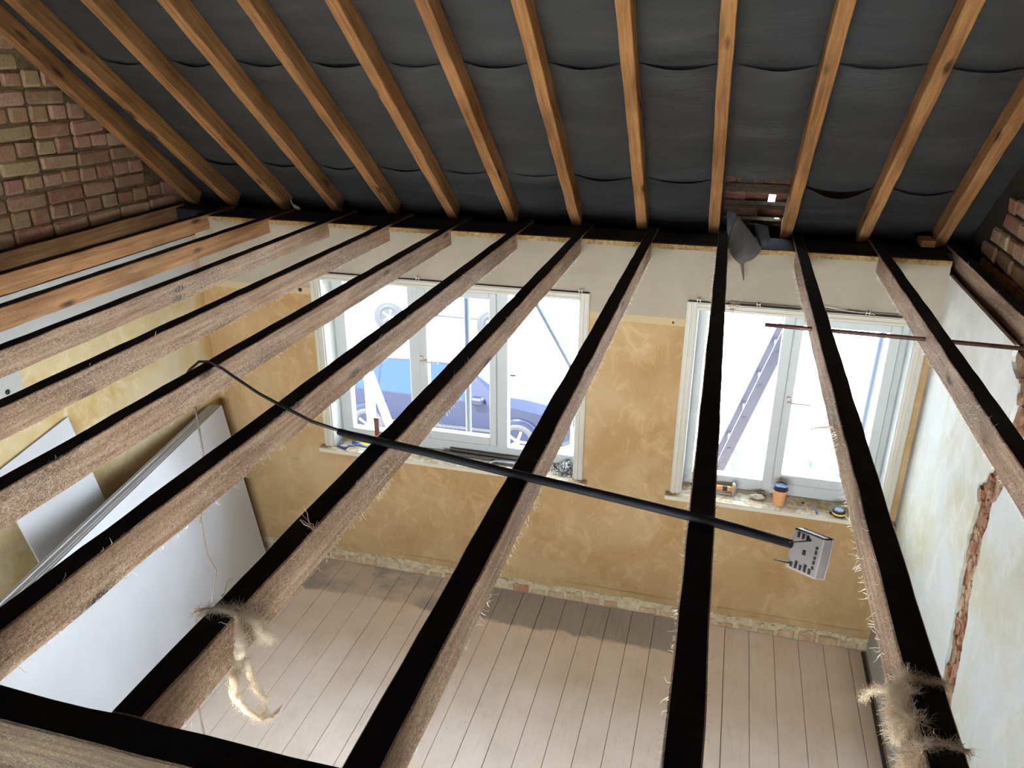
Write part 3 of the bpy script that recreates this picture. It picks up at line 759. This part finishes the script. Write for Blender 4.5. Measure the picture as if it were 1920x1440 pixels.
# ------------------------------------------------------------------ torn felt flap, eaves debris
def flap(name, pts, thick, lab, cat, mat):
    m = MB(); n = len(pts); vs = [Vector(p) for p in pts]; c = sum(vs, Vector()) / n
    ring = []
    vv = vs + [c + Vector((0, .02, 0))] + [v + Vector((0, thick, 0)) for v in vs] + [c + Vector((0, .02 + thick, 0))]
    fs = [(k, (k + 1) % n, n) for k in range(n)] + [(n + 1 + (k + 1) % n, n + 1 + k, 2 * n + 1) for k in range(n)] + [(k, n + 1 + k, n + 1 + (k + 1) % n, (k + 1) % n) for k in range(n)]
    o = m.add(vv, fs).build(name, mat, None, True); tag(o, lab, cat); return o
Yq = -.03
flap('felt_flap', [(.112, .02, 2.667), (.16, -.01, 2.62), (.200, -.02, 2.575), (.244, Yq, 2.519), (.242, -.04, 2.500), (.224, -.045, 2.474), (.205, -.05, 2.455), (.175, -.05, 2.442), (.160, -.05, 2.425), (.168, -.05, 2.390), (.178, -.05, 2.339), (.170, -.05, 2.345), (.155, -.05, 2.400), (.146, -.05, 2.428), (.115, -.05, 2.452), (.090, -.04, 2.478), (.078, Yq, 2.505), (.075, -.02, 2.545), (.085, 0, 2.60), (.095, .01, 2.64)], .003, 'torn grey felt flap hanging point-down over the front wall top', 'felt flap', M['torn_felt'])
flap('felt_scrap', [(.045, .06, 2.70), (.10, .05, 2.69), (.11, .03, 2.60), (.09, .02, 2.54), (.06, .02, 2.58)], .003, 'dark folded felt scrap between the joist and the torn flap', 'felt scrap', M['felt'])
flap('felt_scrap', [(.20, .12, 2.62), (.27, .10, 2.61), (.29, .05, 2.55), (.26, .02, 2.505), (.235, .03, 2.52), (.215, .06, 2.56)], .003, 'crumpled dark felt scrap in the eaves right of the torn flap', 'felt scrap', M['felt'])

# ------------------------------------------------------------------ mineral wool tufts
def rope(mb, pts, rad, nh, hl=.03, hr=.0006, twist=0.0):
    """teased strand: a thin lumpy core wrapped in long fibres that follow it"""
    P_ = [Vector(p) for p in pts]; out = []; rr = []
    for i in range(len(P_) - 1):
        for k in range(8):
            t = k / 8; out.append(P_[i].lerp(P_[i + 1], t)); rr.append(rad[i] * (1 - t) + rad[i + 1] * t)
    out.append(P_[-1]); rr.append(rad[-1])
    out = [p + Vector((nz(p.x * 40, p.z * 50, 1), nz(p.y * 40, p.z * 50, 9), 0)) * .006 for p in out]
    core = [r * .75 * (1 + .6 * nz(i * .8, 3.3, rad[0] * 100)) for i, r in enumerate(rr)]
    mb.tube(out, core, 9)
    N = len(out)
    for k in range(nh * 9):
        i = random.randrange(N); r = rr[i]; tg = (out[min(i + 2, N - 1)] - out[max(i - 2, 0)]).normalized()
        if random.random() < .5: tg = -tg
        o1 = tg.orthogonal().normalized(); o2 = tg.cross(o1); a = random.uniform(0, 6.28); q = random.uniform(.45, 1.05)
        dr = o1 * math.cos(a) + o2 * math.sin(a)
        hair(mb, out[i] + dr * r * q, tg + dr * random.uniform(-.25, .55) + o1 * random.gauss(0, .3), random.uniform(.5, 1.3) * max(hl, .012), hr * random.uniform(.35, .9), 4, .42)
    for k in range(nh // 3):
        i = random.randrange(N); a = random.uniform(0, 6.28); dd = Vector((math.cos(a), math.sin(a), random.uniform(-.9, .5)))
        hair(mb, out[i] + dd.normalized() * rr[i] * .8, dd, random.uniform(.4, 1.0) * hl, hr * .5, 4, .6)
def loc_of(o, base):
    return o
tf = MB()
rope(tf, [(-.80, -3.415, 2.520), (-.765, -3.395, 2.520), (-.735, -3.39, 2.514), (-.722, -3.40, 2.48), (-.718, -3.41, 2.44), (-.716, -3.43, 2.41)], [.003, .007, .011, .013, .013, .009], 130, .022)
rope(tf, [(-.737, -3.375, 2.514), (-.718, -3.36, 2.48), (-.712, -3.345, 2.44), (-.708, -3.335, 2.415)], [.007, .013, .015, .006], 120, .022)
rope(tf, [(-.716, -3.44, 2.42), (-.712, -3.452, 2.385), (-.710, -3.44, 2.345), (-.710, -3.415, 2.30), (-.710, -3.392, 2.268), (-.710, -3.370, 2.250), (-.708, -3.335, 2.238)], [.010, .009, .008, .0065, .006, .004, .0015], 110, .014)
rope(tf, [(-.712, -3.405, 2.425), (-.708, -3.405, 2.39), (-.708, -3.402, 2.355), (-.708, -3.385, 2.325), (-.708, -3.375, 2.300), (-.710, -3.385, 2.262)], [.009, .007, .0055, .005, .006, .002], 90, .013)
hair(tf, (-.78, -3.36, 2.52), (.6, .6, .6), .05, .0018, 5, .3)
o = tf.build('insulation_tuft', M['wool'], None, True); tag(o, 'big cream wool tuft draped over a joist with two dangling strands', 'insulation tuft', 'mineral wool tufts')
tf = MB()
rope(tf, [(.424, -3.235, 2.518), (.419, -3.225, 2.49), (.417, -3.23, 2.46), (.416, -3.24, 2.43)], [.006, .010, .011, .007], 150, .022)
rope(tf, [(.425, -3.27, 2.516), (.419, -3.26, 2.49), (.416, -3.25, 2.46), (.415, -3.25, 2.43)], [.005, .010, .010, .006], 150, .024)
rope(tf, [(.426, -3.33, 2.514), (.419, -3.31, 2.49), (.416, -3.29, 2.46), (.416, -3.28, 2.43)], [.006, .011, .010, .006], 170, .026)
rope(tf, [(.427, -3.38, 2.514), (.419, -3.37, 2.48), (.416, -3.35, 2.45)], [.006, .011, .008], 120, .026)
rope(tf, [(.414, -3.215, 2.47), (.404, -3.18, 2.435), (.396, -3.15, 2.40), (.392, -3.145, 2.375)], [.010, .006, .004, .005], 60, .016)
rope(tf, [(.426, -3.24, 2.519), (.445, -3.245, 2.521), (.470, -3.24, 2.519), (.483, -3.225, 2.505), (.486, -3.21, 2.475)], [.005, .003, .003, .004, .006], 46, .02)
rope(tf, [(.428, -3.37, 2.515), (.455, -3.372, 2.519), (.480, -3.375, 2.516)], [.006, .003, .002], 40, .02)
o = tf.build('insulation_tuft', M['wool'], None, True); tag(o, 'fluffy grey wool wrapped round the joist in the bottom right corner', 'insulation tuft', 'mineral wool tufts')
tf = MB()
for k in range(14): hair(tf, (-.728 + random.uniform(-.004, .004), -3.10 + random.uniform(-.008, .008), H), (-1.2, random.uniform(-.1, .9), random.uniform(.1, .8)), random.uniform(.04, .085), .0013, 6, .28)
tag(tf.build('insulation_tuft', M['wool']), 'wispy white fibre tuft on the joist left of the floorboards', 'insulation tuft', 'mineral wool tufts')
tf = MB()
for k in range(20): hair(tf, (.105, -1.05 + random.uniform(-.02, .02), 2.49 + random.uniform(-.04, .02)), (1, random.uniform(-.6, .6), random.uniform(-.6, .6)), random.uniform(.03, .06), .0011, 5, .3)
tag(tf.build('insulation_tuft', M['wool']), 'small white tuft on the right edge of the black joist below the flap', 'insulation tuft', 'mineral wool tufts')
tf = MB()
for k in range(26): hair(tf, (.42, -2.24 + random.uniform(-.04, .06), 2.43 + random.uniform(-.01, .05)), (-1, random.uniform(-.6, .6), random.uniform(-.6, .6)), random.uniform(.025, .06), .0012, 5, .3)
tag(tf.build('insulation_tuft', M['wool']), 'pale tuft on the joist edge beside the coffee cup', 'insulation tuft', 'mineral wool tufts')
tf = MB(); rope(tf, [(.42, -2.13, 2.46), (.395, -2.10, 2.44), (.365, -2.09, 2.425)], [.005, .004, .003], 20, .012)
tag(tf.build('insulation_tuft', M['wool'], None, True), 'thin pale strand poking from the joist above the coffee cup lid', 'insulation tuft', 'mineral wool tufts')
tf = MB(); rope(tf, [(-2.715, .30, 2.545), (-2.70, .295, 2.538), (-2.675, .285, 2.530), (-2.66, .28, 2.520)], [.004, .012, .014, .006], 12, .02); rope(tf, [(-2.715, .30, 2.545), (-2.72, .30, 2.565), (-2.725, .3, 2.58)], [.005, .004, .002], 4, .01)
tag(tf.build('insulation_tuft', M['wool'], None, True), 'pale twisted scrap lying in the eaves at the left rafter feet', 'insulation tuft', 'mineral wool tufts')

# ------------------------------------------------------------------ things on the right sill
cx, cyy = .530, .018
e = empty('coffee_cup', (cx, cyy, SILL), 'brown paper coffee cup with dark blue lid on the right sill', 'cup')
def m_cup():
    t = Mt('kraft_cup', .7); c = t.coord(); s = t.sep(c); w = t.n('ShaderNodeTexWave'); w.bands_direction = 'Z'; w.inputs['Scale'].default_value = 26; w.inputs['Distortion'].default_value = 3.5; w.inputs['Detail'].default_value = 3; w.inputs['Detail Scale'].default_value = 9; t.l(c, w.inputs['Vector'])
    t.col(t.mix(t.math('MULTIPLY', t.mask(w.outputs['Fac'], .62, .8), .35), lin(206, 146, 98), lin(150, 94, 58))); return t.m
MB().lathe([(.0285, 0), (.0295, .002), (.0415, .108), (.043, .110)], 28).build('cup', m_cup(), e, True)
MB().lathe([(.0445, .106), (.0455, .110), (.0445, .116), (.042, .118), (.041, .130), (.0375, .134), (.036, .131), (.012, .130), (.0, .130)], 28).build('lid', plain('navy_lid', (24, 34, 60), .7), e, True)
MB().box(-.012, .012, -.030, -.024, .1300, .1316).build('lid_slot', M['slot'], e)
e = empty('bolster_chisel', (.205, .072, SILL), 'chisel with orange and black grip and round guard lying on the right sill', 'chisel')
rx = Matrix.Translation((0, 0, .030)) @ Matrix.Rotation(math.radians(90), 4, 'Y') @ Matrix.Rotation(0, 4, 'Z')
MB().lathe([(.0, -.060), (.013, -.060), (.016, -.02), (.0165, .03), (.015, .055)], 14, rx).build('grip', plain('orange_rubber', (206, 140, 84), .7), e, True)
MB().lathe([(.0155, -.015), (.0165, .0), (.0165, .022), (.0155, .032)], 14, rx).build('grip_band', plain('black_rubber', (58, 54, 54), .7), e, True)
MB().lathe([(.012, .050), (.040, .052), (.043, .060), (.034, .068), (.016, .072), (.012, .076)], 20, rx).build('hand_guard', plain('guard_rubber', (150, 128, 110), .7), e, True)
MB().lathe([(.008, -.20), (.008, -.03)], 8, rx).build('shaft', M['iron'], e, True)
MB().tube([(.045, -.02, .003), (.0, -.022, .004), (-.04, -.02, .003)], .0035, 6).build('strap', M['cream'], e)
def crumple(name, loc, rx_, ry_, rz_, n, mat, lab, cat, seed):
    random.seed(seed); bm = bmesh.new(); bmesh.ops.create_icosphere(bm, subdivisions=3, radius=1.0)
    for v in bm.verts:
        f = 1 + .35 * nz(v.co.x * 2.2 + seed, v.co.y * 2.2, v.co.z * 2.2) + .2 * nz(v.co.x * 6, v.co.y * 6 + seed, v.co.z * 6)
        v.co = Vector((v.co.x * rx_ * f, v.co.y * ry_ * f, max(0, (v.co.z * .5 + .42) * rz_ * f * 1.4)))
    me = bpy.data.meshes.new(name); bm.to_mesh(me); bm.free(); me.materials.append(mat)
    o = obj(name, me, None, loc); tag(o, lab, cat); return o
crumple('work_glove', (.405, .052, SILL), .045, .022, .020, 0, plain('grey_cloth', (176, 164, 146), .9), 'crumpled grey work glove between chisel and coffee cup', 'glove', 3)
crumple('rag', (.43, .085, SILL), .028, .013, .018, 0, plain('dark_cloth', (120, 110, 98), .9), 'small dark rag behind the grey glove on the right sill', 'rag', 5)
o = MB().tube([(.69, .045, SILL + .0035), (.695, -.035, SILL + .0035)], .0034, 6).build('pencil', plain('yellow_pencil', (214, 176, 84), .5)); tag(o, 'short yellow pencil lying on the right sill', 'pencil')
e = empty('screwdriver', (.735, -.005, SILL), 'small blue-handled screwdriver beside the pencil on the right sill', 'screwdriver')
MB().tube([(.012, -.038, .006), (.008, -.005, .006)], .0055, 8).build('handle', plain('blue_plastic', (70, 84, 140), .4), e, True)
MB().tube([(.008, -.006, .006), (0, .052, .004)], .0024, 6).build('blade', M['steel'], e)
e = empty('tape_measure', (.868, -.012, SILL), 'round black and yellow tape measure at the right end of the sill', 'tape measure')
MB().lathe([(.034, 0), (.037, .004), (.038, .026), (.034, .032), (.028, .034)], 22).build('case', plain('black_case', (34, 32, 31), .6), e, True)
MB().lathe([(.026, .0335), (.026, .036), (.022, .037)], 20).build('label_disc', plain('silver_disc', (126, 132, 144), .6), e, True)
MB().lathe([(.0382, .010), (.0388, .013), (.0388, .018), (.0382, .021)], 22).build('yellow_band', plain('yellow_band', (214, 186, 96), .5), e, True)
MB().box(-.052, -.034, -.008, .008, .004, .016).build('hook', M['iron'], e, False, .002)
o = MB().lathe([(.007, 0), (.007, .006), (.004, .009)], 10).build('screw_cap', M['iron'], None, True, 0, (.675, .07, SILL)); tag(o, 'tiny dark cap standing behind the pencil on the right sill', 'cap')

# ------------------------------------------------------------------ things on the left sill
e = empty('hammer', (-2.10, .055, SILL), 'hammer standing upright with brown and red handle on the left sill', 'hammer')
MB().box(-.045, .045, -.018, .018, 0, .036).build('head', M['iron'], e, False, .005)
MB().tube([(0, 0, .03), (0, 0, .10)], .018, 10).build('red_grip', plain('red_paint', (206, 92, 66), .5), e, True)
MB().tube([(0, 0, .10), (0, 0, .16), (.0, 0, .205), (0, 0, .222)], [.017, .0175, .019, .021], 10).build('handle', plain('brown_handle', (96, 66, 54), .6), e, True)
e = empty('packet', (-2.215, .085, SILL), 'yellow packet with dark border beside the hammer on the left sill', 'packet', None, (0, 0, -.25))
MB().box(-.075, .075, -.05, .05, 0, .006).build('card', plain('navy_card', (70, 78, 116), .6), e)
MB().box(-.062, .055, -.034, .040, .006, .0075).build('print', plain('yellow_print', (224, 188, 92), .6), e)
o = MB().tube([(-2.30 + .075 * math.cos(t * .35 + 2.6), .02 + .05 * math.sin(t * .35 + 2.6), SILL + .006 + (.02 if 6 < t < 13 else 0)) for t in range(16)], .006, 6).build('strap', plain('navy_strap', (62, 74, 128), .5), None, True); tag(o, 'dark blue curved strap lying by the yellow packet', 'strap')
bars = [(.066, .010, 'nearest'), (.084, .022, 'second'), (.103, .014, 'third'), (.122, .034, 'rearmost')]
for k, (yy, hh, w_) in enumerate(bars):
    o = MB().bar((-1.66 + k * .02, yy + .028 * 0, SILL + hh / 2), (-0.98 - k * .03, yy - .02, SILL + hh / 2), .013, hh).build('metal_strip', plain('grey_strip', [(150, 140, 128), (92, 86, 80), (170, 160, 148), (84, 76, 70)][k], .5, .2), None, False, .001)
    tag(o, f'long grey metal strip along the left sill, {w_} of the four', 'metal strip', 'metal strips on the left sill')
o = MB().tube([(-1.04, .052, SILL + .012), (-1.20, .058, SILL + .012), (-1.255, .050, SILL + .018), (-1.285, .025, SILL + .015), (-1.29, -.005, SILL + .010), (-1.24, -.018, SILL + .010), (-1.04, -.015, SILL + .010)], .0085, 8).build('saw_frame', plain('chrome_frame', (150, 148, 150), .4, .4), None, True); tag(o, 'pale metal saw frame lying at the front edge of the left sill', 'saw')
random.seed(21); db = MB()
for k in range(200):
    px, py = random.gauss(-.805, .045), random.gauss(.075, .032); px = min(max(px, -.90), -.732); py = min(max(py, .0), .132)
    hgt = max(0.002, .075 * math.exp(-((px + .79) / .05) ** 2 - ((py - .085) / .04) ** 2)) * random.random(); r = random.uniform(.007, .017)
    a0 = random.uniform(0, 6.28); c = Vector((px, py, SILL + hgt + .003)); ax = Vector((random.gauss(0, 1), random.gauss(0, 1), random.gauss(0, 1))).normalized(); ay = ax.orthogonal().normalized(); az = ax.cross(ay)
    vs = [c + ax * r + az * .001, c + ay * r * random.uniform(.3, 1), c - ax * r * random.uniform(.5, 1), c - ay * r * .6 + az * r * .3, c + az * r * .35]
    vs = [Vector((v.x, v.y, max(v.z, SILL + .0005))) for v in vs]
    db.add(vs, [(0, 1, 4), (1, 2, 4), (2, 3, 4), (3, 0, 4), (3, 2, 1, 0)])
t = Mt('mixed_debris', .6, .2); r_ = t.noise(t.coord(), 90, 1); t.col(t.ramp(r_, [(.36, lin(60, 58, 60)), (.48, lin(120, 114, 110)), (.60, lin(226, 224, 222))]))
o = db.build('rubble_pile', t.m); tag(o, 'heap of grey and white scraps at the right end of the left sill', 'rubble', None, 'stuff')
# small marks on the walls
for (loc, rot, lab) in (((-2.545, -.001, 2.064), (math.radians(90), 0, 0), 'dark plug hole in the front wall left of the left window'), ((XL + .001, -1.595, 1.92), (0, math.radians(90), 0), 'dark screw fixing in the white patch of the left wall'), ((-.182, -.001, 2.055), (math.radians(90), 0, 0), 'dark screw head in the front wall between the windows')):
    o = MB().lathe([(.012, -.004), (.014, .002), (.010, .005), (.006, .003)], 12).build('wall_plug', M['iron'], None, True, 0, loc); o.rotation_euler = rot; tag(o, lab, 'wall plug')
    if 'screw head' in lab: o.scale = (.5, .5, .5)

# ------------------------------------------------------------------ outside: street, cars, scaffold, ladder
def m_road(name, rgb):
    t = Mt(name, .9); c = t.coord('World'); n = t.noise(c, 3, 6, .6); f = t.noise(c, 90, 3)
    t.col(t.ramp(t.math('ADD', t.math('MULTIPLY', n, .7), t.math('MULTIPLY', f, .3)), [(.3, lin(*[int(x * .9) for x in rgb])), (.7, lin(*rgb))])); t.bump(f, .3, .004); return t.m
struct(MB().box(-45, 45, 0.3, 60, GROUND - .3, GROUND - .02).build('street_road', m_road('asphalt', (176, 174, 172))))
struct(MB().box(-45, 45, 0.3, 5.3, GROUND - .2, GROUND).build('front_paving', m_road('concrete_paving', (206, 204, 198))))
struct(MB().box(-45, 45, -30, -5.5, GROUND - .2, GROUND).build('rear_garden', m_road('garden_paving', (176, 172, 164))))
struct(MB().box(-45, 45, 15.0, 17.2, GROUND - .2, GROUND + .08).build('far_pavement', m_road('far_paving', (200, 198, 194))))
struct(MB().box(-45, 45, 17.2, 17.45, GROUND, GROUND + .75).build('garden_wall', m_road('rendered_wall', (36, 34, 44))))
def paint(name, rgb, rough=.2, metal=.2): return plain(name, rgb, rough, metal, .01, 3, .6)
def car(loc, rz, body_rgb, label):
    e = empty('car', loc, label, 'car', None, (0, 0, rz))
    pm = paint('car_paint', body_rgb, .18, .1); pm.node_tree.nodes['Principled BSDF'].inputs['Specular IOR Level'].default_value = .08
    if body_rgb[0] < 200:
        cg = Mt('car_glass', .05, 0, .8); cg.col(lin(8, 20, 30)); cg.b.inputs['Specular IOR Level'].default_value = .1; gm = cg.m
    else:
        cg = Mt('car_glass_pale', .05, 0, .8); cg.col(lin(20, 24, 28)); gm = cg.m
    bk = plain('tyre_rubber', (13, 13, 16), .8); al = plain('alloy', (200, 200, 204), .35, .6); lampm = plain('lamp_lens', (220, 224, 230), .15, .2)
    # stations: x, half width, belt z, upper half width, upper z
    st = [(-2.12, .66, .62, .60, .66), (-2.05, .76, .84, .68, .90), (-1.93, .80, .93, .70, .99), (-1.48, .84, .95, .60, 1.38), (-1.10, .85, .95, .60, 1.45), (-.45, .86, .94, .61, 1.48), (.05, .86, .93, .60, 1.46), (.42, .86, .92, .58, 1.38), (1.05, .85, .90, .68, .99), (1.35, .84, .86, .62, .95), (1.80, .80, .77, .56, .85), (2.02, .72, .66, .50, .72), (2.12, .60, .52, .46, .56)]
    rows = []
    for (x, w, zb, wu, zu) in st:
        rows.append([(x, w * .92, .20), (x, w, .30), (x, w * 1.01, .55 if zb > .6 else zb * .85), (x, w, zb), (x, wu, zu), (x, wu * .5, zu + .025), (x, 0, zu + .035), (x, -wu * .5, zu + .025), (x, -wu, zu), (x, -w, zb), (x, -w * 1.01, .55 if zb > .6 else zb * .85), (x, -w, .30), (x, -w * .92, .20)])
    n = 13; V = [v for r in rows for v in r]; Fb = []; G = {'side_window': [], 'windscreen': [], 'rear_window': []}
    for i in range(len(rows) - 1):
        for k in range(n - 1):
            f = (i * n + k, i * n + k + 1, (i + 1) * n + k + 1, (i + 1) * n + k)
            if k in (3, 8) and 3 <= i <= 6: G['side_window'].append((f, i, k))
            elif i == 7 and k in (4, 5, 6, 7): G['windscreen'].append((f, i, k))
            elif i == 2 and k in (4, 5, 6, 7): G['rear_window'].append((f, i, k))
            else: Fb.append(f)
    Fb += [tuple(range(n)), tuple(range((len(rows) - 1) * n, len(rows) * n))]
    Fb += [(i * n, (i + 1) * n, (i + 1) * n + n - 1, i * n + n - 1) for i in range(len(rows) - 1)]
    MB().add(V, Fb).build('body', pm, e, False, .0)
    for nm, L in G.items():
        if nm == 'side_window':
            for (f, i, k) in L: 
                q = [Vector(V[j]) for j in f]; c = sum(q, Vector()) / 4; q = [c + (p - c) * .93 for p in q]; MB().add(q, [(0, 1, 2, 3)]).build('side_window', gm, e)
                q2 = [Vector(V[j]) for j in f]; MB().add(q2 + q, [(0, 1, 5, 4), (1, 2, 6, 5), (2, 3, 7, 6), (3, 0, 4, 7)]).build('pillar', pm, e)
        else:
            mb = MB(); mb.add([V[j] for (f, i, k) in L for j in f], [tuple(range(4 * q, 4 * q + 4)) for q in range(len(L))]); mb.build(nm, gm, e)
    for sx_ in (-1.30, 1.30):
        for sy in (-1, 1):
            Mw = Matrix.Translation((sx_, sy * .80, .31)) @ Matrix.Rotation(-sy * math.radians(90), 4, 'X')
            w = MB().lathe([(.20, -.09), (.30, -.09), (.315, -.06), (.315, .06), (.30, .085), (.215, .085), (.205, .07)], 28, Mw).build('wheel', bk, e, True)
            MB().lathe([(.205, .07), (.20, .078), (.16, .06), (.06, .07), (.04, .085), (.0, .085)], 24, Mw).build('hubcap', al, w)
            for a in range(5):
                Ms = Mw @ Matrix.Rotation(a * 2 * math.pi / 5, 4, 'Z'); MB().box(.04, .19, -.018, .018, .066, .082, Ms).build('spoke', al, w)
            MB().lathe([(.33, .0), (.40, .0), (.40, .070), (.33, .078)], 28, Mw).build('wheel_arch', bk if body_rgb[0] > 200 else pm, e, True)
    for sy in (-1, 1):
        MB().lathe([(.0, .0), (.10, .01), (.13, .05), (.12, .08)], 12, Matrix.Translation((1.93, sy * .55, .62)) @ Matrix.Rotation(math.radians(70), 4, 'Y')).build('headlamp', lampm, e, True)
        MB().box(.55, .75, sy * .86, sy * 1.0, .92, 1.05).build('door_mirror', pm, e, False, .03)
        MB().box(-1.0, .95, sy * .862, sy * .872, .42, .47).build('side_trim', bk, e)
        for xx in (-.15, -1.05): MB().box(xx - .1, xx + .08, sy * .865, sy * .885, .76, .79).build('door_handle', pm, e)
    MB().box(2.05, 2.13, -.3, .3, .40, .52).build('grille', bk, e)
    for xx in (.45, .60): MB().bar((xx + .42, .15, 1.05), (xx + .30, -.35 + .3 * (xx > .5), 1.13), .02, .012).build('wiper', bk, e)
    return e
car((-4.20, 7.58, GROUND), 0.03, (13, 15, 26), 'dark blue car parked outside the left window')
car((-6.25, 13.2, GROUND), 0.0, (232, 232, 232), 'white car parked across the street beyond the dark one')
galv = plain('weathered_tube', (42, 47, 60), .6, .0)
def pole(p, q, lab, r=.024): 
    o = MB().tube([p, q], r, 12).build('scaffold_pole', galv, None, True); tag(o, lab, 'pole', 'scaffold tubes')
pole((-1.83, 1.2, GROUND), (-1.825, 1.2, 3.4), 'upright scaffold tube outside the middle pane of the left window')
pole((1.10, 1.2, GROUND), (1.18, 1.2, 3.4), 'upright scaffold tube outside the casement of the right window')
pole((-1.78, 1.26, 2.56), (-.60, 1.26, .53), 'diagonal scaffold tube outside the right pane of the left window', .018)
e = empty('prop_post', (-2.70, 1.2, GROUND), 'white timber prop with diagonal brace outside the left window', 'post')
wt = plain('white_timber', (232, 230, 226), .6)
MB().box(-.03, .03, -.03, .03, 0, 3.66).build('post', wt, e); MB().bar((.01, 0, 3.66), (.42, 0, 2.42), .05, .05).build('brace', wt, e); MB().bar((.42, 0, 2.45), (.42, 0, 0), .05, .05).build('leg', wt, e)
e = empty('ladder', (-.79, 1.2, GROUND), 'aluminium ladder leaning outside the right window', 'ladder')
p0 = Vector((0, 0, 0)); p1 = Vector((.546 + .79, 0, 1.684 - GROUND)); dl = (p1 - p0); p1 = p0 + dl * 1.06
alu = plain('ladder_aluminium', (46, 45, 60), .6, .0)
for yy in (0, .28): MB().bar(p0 + Vector((0, yy, 0)), p1 + Vector((0, yy, 0)), .024, .075, (0, 1, 0) if False else (-.95, 0, .3)).build('stile', alu, e)
for k in range(17):
    c = p0 + (p1 - p0) * ((k + .6) / 17.2); MB().tube([c + Vector((0, -.018, 0)), c + Vector((0, .298, 0))], .015, 8).build('rung', alu, e)
def m_leaf():
    t = Mt('shrub_leaf', .5); t.col(t.ramp(t.rand(), [(0, lin(14, 26, 22)), (1, lin(24, 40, 34))])); return t.m
def shrub(loc, r, hgt, n, lab, seed):
    random.seed(seed); e = empty('shrub', loc, lab, 'shrub'); mb = MB(); sm = MB()
    for k in range(14): sm.tube([(0, 0, 0), (random.gauss(0, r * .3), random.gauss(0, r * .3), hgt * .5), (random.gauss(0, r * .6), random.gauss(0, r * .6), hgt * random.uniform(.7, 1))], .008, 5)
    for k in range(n):
        c = Vector((random.gauss(0, r * .5), random.gauss(0, r * .5), random.uniform(.15, 1) * hgt)); a = Vector((random.gauss(0, 1), random.gauss(0, 1), random.gauss(0, 1))).normalized(); b = a.orthogonal().normalized(); L = random.uniform(.05, .10)
        mb.add([c - a * L, c + b * L * .4, c + a * L, c - b * L * .4], [(0, 1, 2, 3)])
    tag(mb.build('foliage', m_leaf(), e), kind='stuff'); sm.build('stems', M['trimmer'], e)
shrub((2.15, 5.6, GROUND), .5, 1.2, 320, 'green shrub outside the lower right corner of the right window', 4)
shrub((0.25, 5.6, GROUND), .35, 1.1, 220, 'leafy shrub outside behind the foot of the ladder', 8)
